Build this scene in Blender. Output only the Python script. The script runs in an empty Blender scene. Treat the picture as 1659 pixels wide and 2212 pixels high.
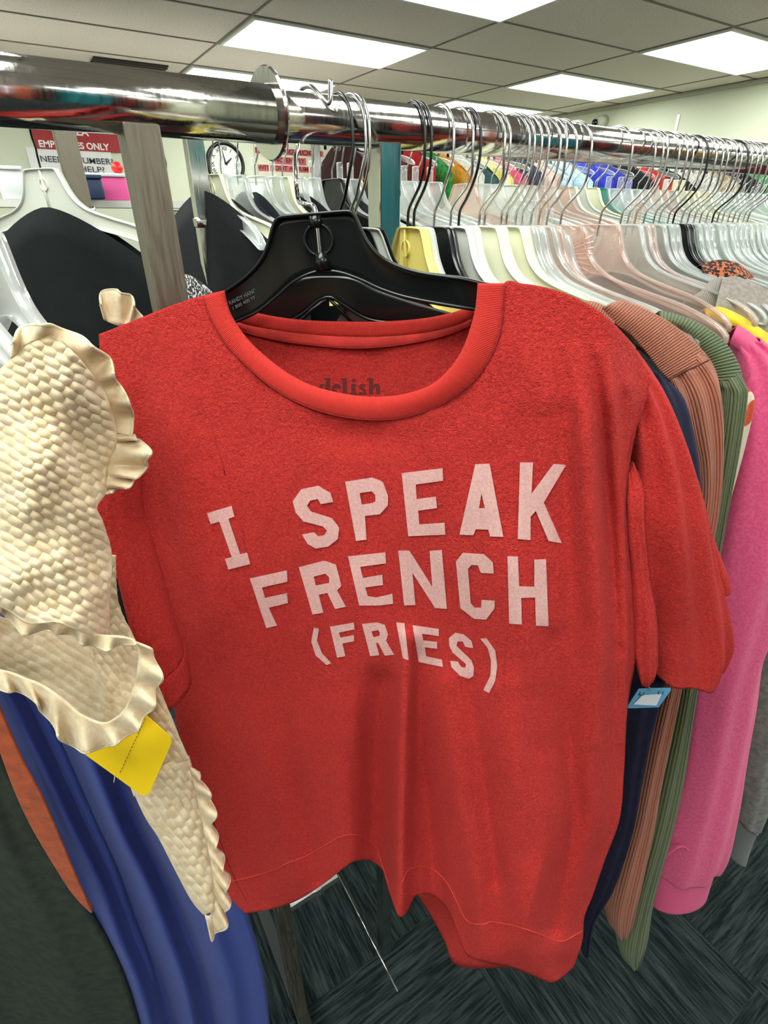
import bpy, bmesh, math, random
from mathutils import Vector, Matrix, noise
from mathutils.bvhtree import BVHTree
from mathutils.geometry import tessellate_polygon
random.seed(7)
S = bpy.context.scene
COL = S.collection
EYE = 1.5                       # camera height above the floor, metres
# ---------------------------------------------------------------- camera
F, CX, CY = 1150.0, 829.5, 1106.0
PIT = math.atan(641 / F); HD = math.radians(58)
Hx, Hy = math.cos(HD), math.sin(HD)
Rx, Ry = math.sin(HD), -math.cos(HD)
cam = bpy.data.cameras.new('camera'); camo = bpy.data.objects.new('camera', cam); COL.objects.link(camo)
cam.sensor_fit = 'VERTICAL'; cam.sensor_height = 36.0; cam.lens = F / 2212 * 36
cam.clip_start = 0.01
camo.location = (0, 0, EYE); camo.rotation_euler = (math.pi / 2 - PIT, 0, HD - math.pi / 2)
S.camera = camo
# ---------------------------------------------------------------- world, exposure
w = bpy.data.worlds.new('world'); S.world = w; w.use_nodes = True
w.node_tree.nodes['Background'].inputs[0].default_value = (0.5, 0.6, 0.6, 1)
w.node_tree.nodes['Background'].inputs[1].default_value = 0.3
S.view_settings.view_transform = 'Standard'; S.view_settings.look = 'None'
S.view_settings.gamma = 1; S.view_settings.use_curve_mapping = False
S.view_settings.exposure = 0.35
S.cycles.transparent_max_bounces = 40
LAMP = 9.0                      # radiance of the ceiling troffers
FILL = 0.8                      # glow of the added fill panels behind the camera

# ---------------------------------------------------------------- rays of the photograph -> points of the place
def ray(px, py):
    u = (px - CX) / F; v = (CY - py) / F
    f = math.cos(PIT) + v * math.sin(PIT); z = -math.sin(PIT) + v * math.cos(PIT)
    return f, u, z
def P(px, py, d):               # at horizontal distance d along the viewing direction
    f, u, z = ray(px, py); s = d / f
    return Vector(((f * Hx + u * Rx) * s, (f * Hy + u * Ry) * s, z * s + EYE))
def PK(px, py, d0, k=0.18):     # on a sheet that leans towards the aisle by k per metre of drop
    f, u, z = ray(px, py); t = z / f
    return P(px, py, d0 / (1 - k * min(t, 0)))
def PA(px, py, ax, val):        # on a plane x, y or z = val (z relative to the eye)
    f, u, z = ray(px, py); d = (f * Hx + u * Rx, f * Hy + u * Ry, z); s = val / d[ax]
    return Vector((d[0] * s, d[1] * s, d[2] * s + EYE))
HEAD = Vector((Hx, Hy, 0))

# ---------------------------------------------------------------- object helpers
def tag(o, label=None, cat=None, group=None, kind=None):
    if label: o['label'] = label
    if cat: o['category'] = cat
    if group: o['group'] = group
    if kind: o['kind'] = kind
    return o
def thing(name, loc, label, cat, group=None, rotz=0.0):
    o = bpy.data.objects.new(name, None); COL.objects.link(o); o.empty_display_size = 0.02
    o.location = loc; o.rotation_euler = (0, 0, rotz)
    return tag(o, label, cat, group)
def mesh_obj(name, verts, faces, m, parent=None, uvs=None, smooth=True, local=False, solid=0, off=0.0, origin=None, sub=0, label=None):
    """one mesh object; verts are world points unless local"""
    me = bpy.data.meshes.new(name)
    o = bpy.data.objects.new(name, me); COL.objects.link(o)
    org = Vector((0, 0, 0))
    if not local:
        if parent is not None:
            org = Vector(parent.location); q = parent
            while q.parent: q = q.parent; org += Vector(q.location)
        elif origin is not None: org = Vector(origin)
        else:
            lo = [min(v[i] for v in verts) for i in range(3)]; hi = [max(v[i] for v in verts) for i in range(3)]
            org = Vector(((lo[0] + hi[0]) / 2, (lo[1] + hi[1]) / 2, lo[2]))
            o.location = org
    if origin is not None and parent is None: o.location = org
    me.from_pydata([tuple(Vector(v) - org) for v in verts], [], faces)
    if smooth: me.polygons.foreach_set('use_smooth', [True] * len(me.polygons))
    if uvs is not None:
        ul = me.uv_layers.new(name='UVMap')
        for l in me.loops: ul.data[l.index].uv = uvs[l.vertex_index]
    me.materials.append(m)
    if parent is not None: o.parent = parent
    if solid:
        md = o.modifiers.new('solid', 'SOLIDIFY'); md.thickness = solid; md.offset = off
    if sub:
        md = o.modifiers.new('sub', 'SUBSURF'); md.levels = sub; md.render_levels = sub
    if label: o['label'] = label
    return o
class MB:
    """collects shapes that form ONE part"""
    def __init__(s): s.v = []; s.f = []
    def add(s, v, f):
        n = len(s.v); s.v += [Vector(a) for a in v]; s.f += [tuple(i + n for i in q) for q in f]; return s
    def box(s, c, size, rot=None, bev=0.0):
        bm = bmesh.new(); bmesh.ops.create_cube(bm, size=1)
        bmesh.ops.scale(bm, vec=size, verts=bm.verts)
        if bev: bmesh.ops.bevel(bm, geom=bm.edges[:], offset=bev, segments=2, affect='EDGES', profile=0.5)
        mt = Matrix.Translation(c) @ (rot.to_4x4() if rot else Matrix.Identity(4))
        bm.transform(mt); s.add([v.co.copy() for v in bm.verts], [[v.index for v in f.verts] for f in (bm.verts.index_update(), bm.faces)[1]]); bm.free(); return s
    def tube(s, pts, r, n=8, cap=True):
        pts = [Vector(p) for p in pts]; k = len(pts); rr = r if isinstance(r, (list, tuple)) else [r] * k
        t0 = (pts[1] - pts[0]).normalized(); a = t0.orthogonal().normalized(); vs = []; fs = []
        for i, p in enumerate(pts):
            t = ((pts[min(i + 1, k - 1)] - pts[max(i - 1, 0)])).normalized()
            a = (a - t * a.dot(t)).normalized(); b = t.cross(a)
            for j in range(n):
                th = 2 * math.pi * j / n; vs.append(p + (a * math.cos(th) + b * math.sin(th)) * rr[i])
        for i in range(k - 1):
            for j in range(n): fs.append((i * n + j, i * n + (j + 1) % n, (i + 1) * n + (j + 1) % n, (i + 1) * n + j))
        if cap: fs.append(tuple(range(n))[::-1]); fs.append(tuple((k - 1) * n + j for j in range(n)))
        return s.add(vs, fs)
    def lathe(s, c, axis, prof, n=32):
        """prof: (r, h) along axis"""
        axis = Vector(axis).normalized(); a = axis.orthogonal().normalized(); b = axis.cross(a); vs = []; fs = []
        for r, h in prof:
            for j in range(n):
                th = 2 * math.pi * j / n; vs.append(Vector(c) + axis * h + (a * math.cos(th) + b * math.sin(th)) * r)
        for i in range(len(prof) - 1):
            for j in range(n): fs.append((i * n + j, i * n + (j + 1) % n, (i + 1) * n + (j + 1) % n, (i + 1) * n + j))
        return s.add(vs, fs)
    def prism(s, poly, vec, holes=()):
        """extrude a world-space planar polygon along vec"""
        vec = Vector(vec); loops = [[Vector(p) for p in poly]] + [[Vector(p) for p in h] for h in holes]
        flat = [p for l in loops for p in l]; tris = tessellate_polygon(loops); n = len(flat)
        fs = [tuple(t) for t in tris] + [tuple(i + n for i in t[::-1]) for t in tris]; b = 0
        for l in loops:
            m = len(l)
            for i in range(m): fs.append((b + i, b + (i + 1) % m, n + b + (i + 1) % m, n + b + i))
            b += m
        s.add(flat + [p + vec for p in flat], fs)
        return s
    def build(s, name, m, parent=None, **k):
        o = mesh_obj(name, s.v, s.f, m, parent, **k)
        bm = bmesh.new(); bm.from_mesh(o.data); bmesh.ops.recalc_face_normals(bm, faces=bm.faces[:]); bm.to_mesh(o.data); bm.free()
        return o
def sharp(o, ang=40):
    o.data.set_sharp_from_angle(angle=math.radians(ang)); return o

def catmull(pts, n):
    pts = [tuple(map(float, p)) for p in pts]; k = len(pts); out = []
    if k == 2: return [tuple(a + (b - a) * i / (n - 1) for a, b in zip(*pts)) for i in range(n)]
    for i in range(n):
        t = i / (n - 1) * (k - 1); j = min(int(t), k - 2); t -= j
        p0 = pts[max(j - 1, 0)]; p1 = pts[j]; p2 = pts[j + 1]; p3 = pts[min(j + 2, k - 1)]
        out.append(tuple(0.5 * (2 * b + (c - a) * t + (2 * a - 5 * b + 4 * c - d) * t * t + (-a + 3 * b - 3 * c + d) * t ** 3) for a, b, c, d in zip(p0, p1, p2, p3)))
    return out
def even(pts, n, key=None):
    """resample a polyline evenly by arc length (or by the x value)"""
    d = catmull(pts, max(200, len(pts) * 14)); L = [0]
    for a, b in zip(d, d[1:]): L.append(L[-1] + (max(abs(b[0] - a[0]), 0.02) if key == 'x' else math.dist(a[:2], b[:2])))
    out = []; j = 0
    for i in range(n):
        s = L[-1] * i / (n - 1)
        while j < len(d) - 2 and L[j + 1] < s: j += 1
        t = (s - L[j]) / max(L[j + 1] - L[j], 1e-9); out.append(tuple(a + (b - a) * t for a, b in zip(d[j], d[j + 1])))
    return out
def interp(tab, x):
    if x <= tab[0][0]: return tab[0][1]
    for (a, b), (c, d) in zip(tab, tab[1:]):
        if x <= c:
            t = (x - a) / (c - a); t = t * t * (3 - 2 * t); return b + (d - b) * t
    return tab[-1][1]
def grid_faces(M, N, close=False):
    return [(i * N + j, i * N + (j + 1) % N, (i + 1) * N + (j + 1) % N, (i + 1) * N + j) for i in range(M - 1) for j in range(N if close else N - 1)]
def grid_uv(rows, M, N):
    v = [0]; u = [0]
    for i in range(1, M): v.append(v[-1] + (rows[i][N // 2] - rows[i - 1][N // 2]).length)
    for j in range(1, N): u.append(u[-1] + (rows[M // 2][j] - rows[M // 2][j - 1]).length)
    return [(u[j], v[i]) for i in range(M) for j in range(N)]
def sheet(name, rows, m, parent=None, solid=0.0012, **k):
    M, N = len(rows), len(rows[0])
    return mesh_obj(name, [p for r in rows for p in r], grid_faces(M, N), m, parent, uvs=grid_uv(rows, M, N), solid=solid, **k)
def seg_dist(p, poly):
    best = 1e9; tt = 0; acc = 0
    for a, b in zip(poly, poly[1:]):
        ax, ay = a[0], a[1]; dx, dy = b[0] - ax, b[1] - ay; l2 = dx * dx + dy * dy
        t = max(0, min(1, ((p[0] - ax) * dx + (p[1] - ay) * dy) / l2)); d = math.hypot(p[0] - ax - t * dx, p[1] - ay - t * dy)
        if d < best: best = d; tt = acc + t
        acc += 1
    return best, tt / acc
def coons(top, bot, left, right, M, N, kt=None, kb=None):
    T = even(top, N, kt); B = even(bot, N, kb); L = even(left, M); R = even(right, M); out = []
    for i in range(M):
        v = i / (M - 1); row = []
        for j in range(N):
            u = j / (N - 1)
            row.append(tuple((1 - v) * T[j][c] + v * B[j][c] + (1 - u) * L[i][c] + u * R[i][c] - (1 - u) * (1 - v) * T[0][c] - u * (1 - v) * T[-1][c] - (1 - u) * v * B[0][c] - u * v * B[-1][c] for c in (0, 1)))
        out.append(row)
    return out
def tube_edges(name, rows, m, parent=None, M=60, N=40, k=0.18, wob=0.0, wf=18, solid=0.001, cap=False, fn=None, p=1.0, **kw):
    """cloth tube: rows of (xl,yl,xr,yr,d_left,d_right,half_depth) traced at their own distances"""
    R = catmull(rows, M); out = []
    for i, (xl, yl, xr, yr, dl, dr, th) in enumerate(R):
        A = PK(xl, yl, dl, k); B = PK(xr, yr, dr, k); C = (A + B) / 2; h = (B - A) / 2; r = []
        dv = HEAD
        for j in range(N):
            a = 2 * math.pi * j / N; c = math.cos(a); s = math.sin(a)
            c2 = math.copysign(abs(c) ** p, c); s2 = math.copysign(abs(s) ** p, s)
            q = C + h * c2 + dv * (th * s2)
            if wob: q = q + dv * (wob * noise.noise(Vector((c * 1.5 + i * 0.01, s * 1.5, i / M * 3 + len(name)))) + wob * 0.6 * math.sin(c * wf * 0.5 + i * 0.03))
            if fn: q = fn(q, i / (M - 1), j / N)
            r.append(q)
        out.append(r)
    vs = [q for r in out for q in r]; uv = grid_uv(out, M, N)
    fs = grid_faces(M, N, True)
    # uv along the circumference must not jump back: mirror it
    L = sum((out[M // 2][j] - out[M // 2][j - 1]).length for j in range(N)); uv = [(L * abs(((idx % N) / N + 0.25) % 1 - 0.5) * 1.0, uv[idx][1]) for idx in range(len(vs))]
    if cap: fs.append(tuple((M - 1) * N + j for j in range(N)))
    return mesh_obj(name, vs, fs, m, parent, uvs=uv, solid=solid, **kw)

# ---------------------------------------------------------------- materials
def lin(c):
    return tuple(((x / 255) / 12.92 if x <= 10 else (((x / 255) + 0.055) / 1.055) ** 2.4) for x in c) + (1,)
MATS = {}
def base(name):
    m = bpy.data.materials.new(name); m.use_nodes = True; nt = m.node_tree; return m, nt, nt.nodes['Principled BSDF']
def solidm(name, c, rough=0.5, metal=0.0, spec=0.5, emit=None, es=0):
    if name in MATS: return MATS[name]
    m, nt, b = base(name); b.inputs['Base Color'].default_value = lin(c); b.inputs['Roughness'].default_value = rough
    b.inputs['Metallic'].default_value = metal; b.inputs['Specular IOR Level'].default_value = spec
    if emit: b.inputs['Emission Color'].default_value = lin(emit); b.inputs['Emission Strength'].default_value = es
    MATS[name] = m; return m
def node(nt, t, **k):
    n = nt.nodes.new(t)
    for a, v in k.items():
        if a in n.inputs: n.inputs[a].default_value = v
        else: setattr(n, a, v)
    return n
def cloth(name, c, c2=None, kind='jersey', scale=1.0, bump=0.6, rough=0.9, sheen=0.3, mixs=60, dist=0.001):
    """fabric with a procedural weave; kind: jersey, rib, fleece, tweed, smock, check"""
    if name in MATS: return MATS[name]
    m, nt, b = base(name); L = nt.links.new
    b.inputs['Roughness'].default_value = rough; b.inputs['Specular IOR Level'].default_value = 0.2
    b.inputs['Sheen Weight'].default_value = sheen if max(c) > 90 else 0.02; b.inputs['Sheen Roughness'].default_value = 0.5
    b.inputs['Sheen Tint'].default_value = tuple(0.5 + 0.5 * x for x in lin(c)[:3]) + (1,)
    tc = node(nt, 'ShaderNodeTexCoord')
    n1 = node(nt, 'ShaderNodeTexNoise'); n1.inputs['Scale'].default_value = 420 * scale; n1.inputs['Detail'].default_value = 3
    L(tc.outputs['Object'], n1.inputs['Vector'])
    c2 = c2 or tuple(max(0, x * 0.82) for x in c)
    mix = node(nt, 'ShaderNodeMix', data_type='RGBA'); mix.inputs[6].default_value = lin(c2); mix.inputs[7].default_value = lin(c)
    rp = node(nt, 'ShaderNodeMapRange'); rp.inputs[1].default_value = 0.35; rp.inputs[2].default_value = 0.65
    height = n1.outputs['Fac']
    if kind == 'rib':
        sx = node(nt, 'ShaderNodeSeparateXYZ'); L(tc.outputs['UV'], sx.inputs[0])
        mu = node(nt, 'ShaderNodeMath', operation='MULTIPLY'); mu.inputs[1].default_value = 2 * math.pi * mixs * 6; L(sx.outputs[0], mu.inputs[0])
        sn = node(nt, 'ShaderNodeMath', operation='SINE'); L(mu.outputs[0], sn.inputs[0])
        ab = node(nt, 'ShaderNodeMath', operation='ABSOLUTE'); L(sn.outputs[0], ab.inputs[0])
        ad = node(nt, 'ShaderNodeMath', operation='MULTIPLY_ADD'); ad.inputs[1].default_value = 0.25; L(n1.outputs['Fac'], ad.inputs[0]); L(ab.outputs[0], ad.inputs[2])
        height = ad.outputs[0]; rp.inputs[1].default_value = 0.1; rp.inputs[2].default_value = 0.7; L(height, rp.inputs[0])
    elif kind == 'tweed':
        n2 = node(nt, 'ShaderNodeTexNoise'); n2.inputs['Scale'].default_value = mixs * 4; L(tc.outputs['Object'], n2.inputs['Vector'])
        rp.inputs[1].default_value = 0.5; rp.inputs[2].default_value = 0.54; L(n2.outputs['Fac'], rp.inputs[0])
    elif kind == 'check':
        n2 = node(nt, 'ShaderNodeTexVoronoi'); n2.inputs['Scale'].default_value = mixs; L(tc.outputs['Object'], n2.inputs['Vector'])
        rp.inputs[1].default_value = 0.48; rp.inputs[2].default_value = 0.52; L(n2.outputs['Distance'], rp.inputs[0])
    else:
        n2 = node(nt, 'ShaderNodeTexNoise'); n2.inputs['Scale'].default_value = mixs * scale; n2.inputs['Detail'].default_value = 6; L(tc.outputs['Object'], n2.inputs['Vector'])
        L(n2.outputs['Fac'], rp.inputs[0])
        if kind == 'fleece':
            n3 = node(nt, 'ShaderNodeTexNoise'); n3.inputs['Scale'].default_value = 1500 * scale; n3.inputs['Detail'].default_value = 2; L(tc.outputs['Object'], n3.inputs['Vector'])
            ad = node(nt, 'ShaderNodeMath', operation='ADD'); L(n1.outputs['Fac'], ad.inputs[0]); L(n3.outputs['Fac'], ad.inputs[1]); height = ad.outputs[0]
    L(rp.outputs[0], mix.inputs[0]); L(mix.outputs[2], b.inputs['Base Color'])
    bp = node(nt, 'ShaderNodeBump'); bp.inputs['Strength'].default_value = bump; bp.inputs['Distance'].default_value = dist
    L(height, bp.inputs['Height']); L(bp.outputs[0], b.inputs['Normal'])
    MATS[name] = m; return m
def clear(name, tint=(235, 240, 238), haze=0.12):
    """thin clear moulded plastic: transparent face-on, glossy and milky at the edges"""
    if name in MATS: return MATS[name]
    m = bpy.data.materials.new(name); m.use_nodes = True; nt = m.node_tree; nt.nodes.clear(); L = nt.links.new
    out = node(nt, 'ShaderNodeOutputMaterial'); tr = node(nt, 'ShaderNodeBsdfTransparent'); tr.inputs[0].default_value = lin(tint)
    gl = node(nt, 'ShaderNodeBsdfGlossy'); gl.inputs['Roughness'].default_value = 0.06
    df = node(nt, 'ShaderNodeBsdfDiffuse'); df.inputs[0].default_value = lin(tuple(min(255, x + 8) for x in tint))
    lw = node(nt, 'ShaderNodeLayerWeight'); lw.inputs[0].default_value = 0.35
    nz = node(nt, 'ShaderNodeTexNoise'); nz.inputs['Scale'].default_value = 60
    tc = node(nt, 'ShaderNodeTexCoord'); L(tc.outputs['Object'], nz.inputs['Vector'])
    bp = node(nt, 'ShaderNodeBump'); bp.inputs['Strength'].default_value = 0.25; bp.inputs['Distance'].default_value = 0.002
    L(nz.outputs['Fac'], bp.inputs['Height']); L(bp.outputs[0], gl.inputs['Normal'])
    tl = node(nt, 'ShaderNodeBsdfTranslucent'); tl.inputs[0].default_value = df.inputs[0].default_value
    md = node(nt, 'ShaderNodeMixShader'); md.inputs[0].default_value = 0.5; L(df.outputs[0], md.inputs[1]); L(tl.outputs[0], md.inputs[2])
    mg = node(nt, 'ShaderNodeMixShader'); mg.inputs[0].default_value = 0.3; L(md.outputs[0], mg.inputs[1]); L(gl.outputs[0], mg.inputs[2])
    mr = node(nt, 'ShaderNodeMapRange'); mr.inputs[3].default_value = haze; mr.inputs[4].default_value = 0.8; L(lw.outputs['Facing'], mr.inputs[0])
    pw = node(nt, 'ShaderNodeMath', operation='POWER'); pw.inputs[1].default_value = 1.0; L(mr.outputs[0], pw.inputs[0])
    m2 = node(nt, 'ShaderNodeMixShader'); L(pw.outputs[0], m2.inputs[0]); L(tr.outputs[0], m2.inputs[1]); L(mg.outputs[0], m2.inputs[2])
    L(m2.outputs[0], out.inputs['Surface']); MATS[name] = m; return m
def chromem(name, c=(215, 213, 208), rough=0.12, scr=0.0):
    if name in MATS: return MATS[name]
    m, nt, b = base(name); b.inputs['Metallic'].default_value = 1; b.inputs['Base Color'].default_value = lin(c); b.inputs['Roughness'].default_value = rough
    if scr:
        tc = node(nt, 'ShaderNodeTexCoord'); mp = node(nt, 'ShaderNodeMapping'); mp.inputs['Scale'].default_value = (90, 90, 6)
        nz = node(nt, 'ShaderNodeTexNoise'); nz.inputs['Scale'].default_value = 6; nz.inputs['Detail'].default_value = 8
        nt.links.new(tc.outputs['Object'], mp.inputs[0]); nt.links.new(mp.outputs[0], nz.inputs['Vector'])
        mr = node(nt, 'ShaderNodeMapRange'); mr.inputs[1].default_value = 0.3; mr.inputs[2].default_value = 0.7; mr.inputs[3].default_value = rough; mr.inputs[4].default_value = rough + scr
        nt.links.new(nz.outputs['Fac'], mr.inputs[0]); nt.links.new(mr.outputs[0], b.inputs['Roughness'])
    MATS[name] = m; return m

CHROME = chromem('polished_chrome', rough=0.08, scr=0.10); WIRE = chromem('hook_wire', (200, 200, 198), 0.18); DWIRE = chromem('dark_hook_wire', (70, 70, 72), 0.25)
STEEL = chromem('brushed_steel', (142, 136, 120), 0.34, 0.3)
RED = cloth('red_jersey', (210, 58, 52), (192, 46, 43), 'fleece', 0.8, 1.0, 0.9, 0.06, 600, 0.0019)
REDRIB = cloth('red_rib', (212, 58, 50), (168, 36, 32), 'rib', 1.0, 0.5, 0.9, 0.06, 80, 0.0006)
BLACKP = solidm('black_plastic', (18, 22, 22), 0.22)
# ---------------------------------------------------------------- the room
ZC = EYE + 0.96
def plane(name, pts, m, kind='structure'):
    o = mesh_obj(name, pts, [(0, 1, 2, 3)], m, smooth=False); tag(o, kind=kind); return o
def slab(name, c, size, m, kind='structure'):
    o = MB().box(c, size).build(name, m, smooth=False); tag(o, kind=kind); return o
X0, X1, Y0, Y1 = -5.5, 5.45, -4.2, 6.2
def wall_mat():
    m, nt, b = base('painted_wall'); L = nt.links.new; tc = node(nt, 'ShaderNodeTexCoord'); nz = node(nt, 'ShaderNodeTexNoise'); nz.inputs['Scale'].default_value = 160
    L(tc.outputs['Object'], nz.inputs['Vector']); bp = node(nt, 'ShaderNodeBump'); bp.inputs['Strength'].default_value = 0.15; L(nz.outputs['Fac'], bp.inputs['Height']); L(bp.outputs[0], b.inputs['Normal'])
    b.inputs['Base Color'].default_value = lin((206, 210, 186)); b.inputs['Roughness'].default_value = 0.8; return m
WALL = wall_mat()
def carpet_mat():
    m, nt, b = base('carpet_tile'); L = nt.links.new; b.inputs['Roughness'].default_value = 0.95; b.inputs['Specular IOR Level'].default_value = 0.1
    tc = node(nt, 'ShaderNodeTexCoord')
    # quarter-turned tiles of short ribs
    ch = node(nt, 'ShaderNodeTexChecker'); ch.inputs['Scale'].default_value = 2.0; ch.inputs[1].default_value = (1, 1, 1, 1); ch.inputs[2].default_value = (0, 0, 0, 1)
    L(tc.outputs['Object'], ch.inputs['Vector'])
    hs = []
    for sc in ((14, 190, 1), (190, 14, 1)):
        mp = node(nt, 'ShaderNodeMapping'); mp.inputs['Scale'].default_value = sc; mp.inputs['Location'].default_value = (0, 0, 0.37); L(tc.outputs['Object'], mp.inputs[0])
        nz = node(nt, 'ShaderNodeTexNoise'); nz.inputs['Scale'].default_value = 1; nz.inputs['Detail'].default_value = 4; L(mp.outputs[0], nz.inputs['Vector']); hs.append(nz)
    mx = node(nt, 'ShaderNodeMix', data_type='FLOAT'); L(ch.outputs['Fac'], mx.inputs[0]); L(hs[0].outputs['Fac'], mx.inputs[2]); L(hs[1].outputs['Fac'], mx.inputs[3])
    cr = node(nt, 'ShaderNodeValToRGB'); cr.color_ramp.elements[0].position = 0.38; cr.color_ramp.elements[0].color = lin((22, 29, 30)); cr.color_ramp.elements[1].position = 0.72; cr.color_ramp.elements[1].color = lin((60, 70, 69))
    L(mx.outputs[0], cr.inputs[0]); L(cr.outputs[0], b.inputs['Base Color'])
    bp = node(nt, 'ShaderNodeBump'); bp.inputs['Strength'].default_value = 0.5; bp.inputs['Distance'].default_value = 0.003; L(mx.outputs[0], bp.inputs['Height']); L(bp.outputs[0], b.inputs['Normal'])
    return m
slab('floor', ((X0 + X1) / 2, (Y0 + Y1) / 2, -0.05), (X1 - X0 + .2, Y1 - Y0 + .2, 0.1), carpet_mat())
slab('wall_back', ((X0 + X1) / 2, Y1 + .05, ZC / 2), (X1 - X0 + .2, 0.1, ZC), WALL)
slab('wall_right', (X1 + .05, (Y0 + Y1) / 2, ZC / 2), (0.1, Y1 - Y0, ZC), WALL)
slab('wall_left', (X0 - .05, (Y0 + Y1) / 2, ZC / 2), (0.1, Y1 - Y0, ZC), WALL)
slab('wall_front', ((X0 + X1) / 2, Y0 - .05, ZC / 2), (X1 - X0 + .2, 0.1, ZC), WALL)
def ceil_mat():
    m, nt, b = base('acoustic_tile'); L = nt.links.new; tc = node(nt, 'ShaderNodeTexCoord'); nz = node(nt, 'ShaderNodeTexNoise'); nz.inputs['Scale'].default_value = 110; nz.inputs['Detail'].default_value = 8
    L(tc.outputs['Object'], nz.inputs['Vector']); cr = node(nt, 'ShaderNodeValToRGB'); cr.color_ramp.elements[0].position = .3; cr.color_ramp.elements[0].color = lin((206, 194, 184)); cr.color_ramp.elements[1].position = .6; cr.color_ramp.elements[1].color = lin((232, 221, 211))
    L(nz.outputs['Fac'], cr.inputs[0]); L(cr.outputs[0], b.inputs['Base Color']); b.inputs['Roughness'].default_value = 0.95
    bp = node(nt, 'ShaderNodeBump'); bp.inputs['Strength'].default_value = .4; bp.inputs['Distance'].default_value = .002; L(nz.outputs['Fac'], bp.inputs['Height']); L(bp.outputs[0], b.inputs['Normal']); return m
CEIL = ceil_mat()
slab('ceiling', ((X0 + X1) / 2, (Y0 + Y1) / 2, ZC + 0.05), (X1 - X0 + .2, Y1 - Y0 + .2, 0.1), CEIL)
GX, GY, GPX, GPY = 1.44, 3.67, 1.225, 0.645
tbar = MB(); GRIDM = solidm('ceiling_grid_metal', (120, 114, 104), 0.7)
k = math.ceil((X0 - GX) / GPX)
while GX + k * GPX < X1: tbar.box((GX + k * GPX, (Y0 + Y1) / 2, ZC - 0.001), (0.014, Y1 - Y0, 0.006)); k += 1
k = math.ceil((Y0 - GY) / GPY)
while GY + k * GPY < Y1: tbar.box(((X0 + X1) / 2, GY + k * GPY, ZC - 0.0015), (X1 - X0, 0.014, 0.006)); k += 1
tag(tbar.build('trim_1', GRIDM, smooth=False), kind='structure')
tag(MB().box((X1 - .012, (Y0 + Y1) / 2, ZC - .02), (.024, Y1 - Y0, .03)).build('trim_2', solidm('wall_angle', (185, 182, 165), .6), smooth=False), kind='structure')
tag(MB().box(((X0 + X1) / 2, Y1 - .012, ZC - .02), (X1 - X0, .024, .03)).build('trim_3', MATS['wall_angle'], smooth=False), kind='structure')
def diffuser_mat():
    m, nt, b = base('lit_diffuser'); L = nt.links.new
    b.inputs['Base Color'].default_value = (.8, .8, .8, 1)
    tc = node(nt, 'ShaderNodeTexCoord'); sx = node(nt, 'ShaderNodeSeparateXYZ'); L(tc.outputs['Generated'], sx.inputs[0])
    # two tubes glow through the prismatic lens
    mu = node(nt, 'ShaderNodeMath', operation='MULTIPLY'); mu.inputs[1].default_value = 4 * math.pi; L(sx.outputs[1], mu.inputs[0])
    cs = node(nt, 'ShaderNodeMath', operation='COSINE'); L(mu.outputs[0], cs.inputs[0])
    mr = node(nt, 'ShaderNodeMapRange'); mr.inputs[1].default_value = 1; mr.inputs[2].default_value = -1; mr.inputs[3].default_value = LAMP * 0.55; mr.inputs[4].default_value = LAMP * 1.4; L(cs.outputs[0], mr.inputs[0])
    b.inputs['Emission Color'].default_value = (0.95, 1.0, 0.95, 1); L(mr.outputs[0], b.inputs['Emission Strength']); return m
DIFF = diffuser_mat(); FRAME = solidm('light_frame', (225, 226, 215), 0.5)
def troffer(x0, y0, x1, y1, label, group=None):
    cx, cy = (x0 + x1) / 2, (y0 + y1) / 2
    t = thing('ceiling_light', (cx, cy, ZC), label, 'ceiling light', group)
    a = .018; fr = MB()
    for c, s in (((cx, y0 + a / 2, ZC - .008), (x1 - x0, a, .012)), ((cx, y1 - a / 2, ZC - .008), (x1 - x0, a, .012)), ((x0 + a / 2, cy, ZC - .008), (a, y1 - y0 - 2 * a, .012)), ((x1 - a / 2, cy, ZC - .008), (a, y1 - y0 - 2 * a, .012))): fr.box(c, s)
    fr.build('frame', FRAME, t, smooth=False)
    MB().box((cx, cy, ZC - .007), (x1 - x0 - 2 * a, y1 - y0 - 2 * a, .006)).build('diffuser', DIFF, t, smooth=False)
LT = {(0, 0): 'large lit ceiling light above the chrome sleeve, left of centre', (0, 1): 'ceiling light mostly hidden behind the top of the chrome rail', (0, -1): 'ceiling light cut by the top edge of the photo, centre right',
      (2, -1): 'ceiling light cut by the right edge of the photo', (2, 0): 'ceiling light near the right wall, above the hooks', (2, 1): 'small far ceiling light peeking over the rail near the back wall corner'}
for ix in (-5, -2, 0, 2):
    for iy, yc in ((2 - k, 3.67 + (2 - k) * 1.29) for k in range(1, 8)):
        x0 = GX + ix * GPX; y0 = yc if iy > 0 or True else yc
        if ix == -2 and iy == 1: y0 -= .5
        lb = LT.get((ix, iy)) or ('lit ceiling light cut by the left edge of the photo' if (ix, iy) == (-2, 1) else 'lit ceiling light outside the view of the photo')
        troffer(x0 + .01, y0 + .01, min(x0 + GPX - .01, X1 - .04), min(y0 + GPY - .01, Y1 - .05), lb, None if 'outside' not in lb else 'ceiling lights outside the view')
# invented glowing panels behind the camera, added to fill in light from the front
FILL_GLOW = solidm('fill_glow', (230, 236, 240), .3, emit=(225, 238, 255), es=FILL)
for n, xx in enumerate((-3.2, 0.2, 3.4)):
    o = MB().box((xx, Y0 + .03, 1.3), (2.4, .02, 1.7)).build('fill_panel_%d' % (n + 1), FILL_GLOW, smooth=False); tag(o, kind='structure')
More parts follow.
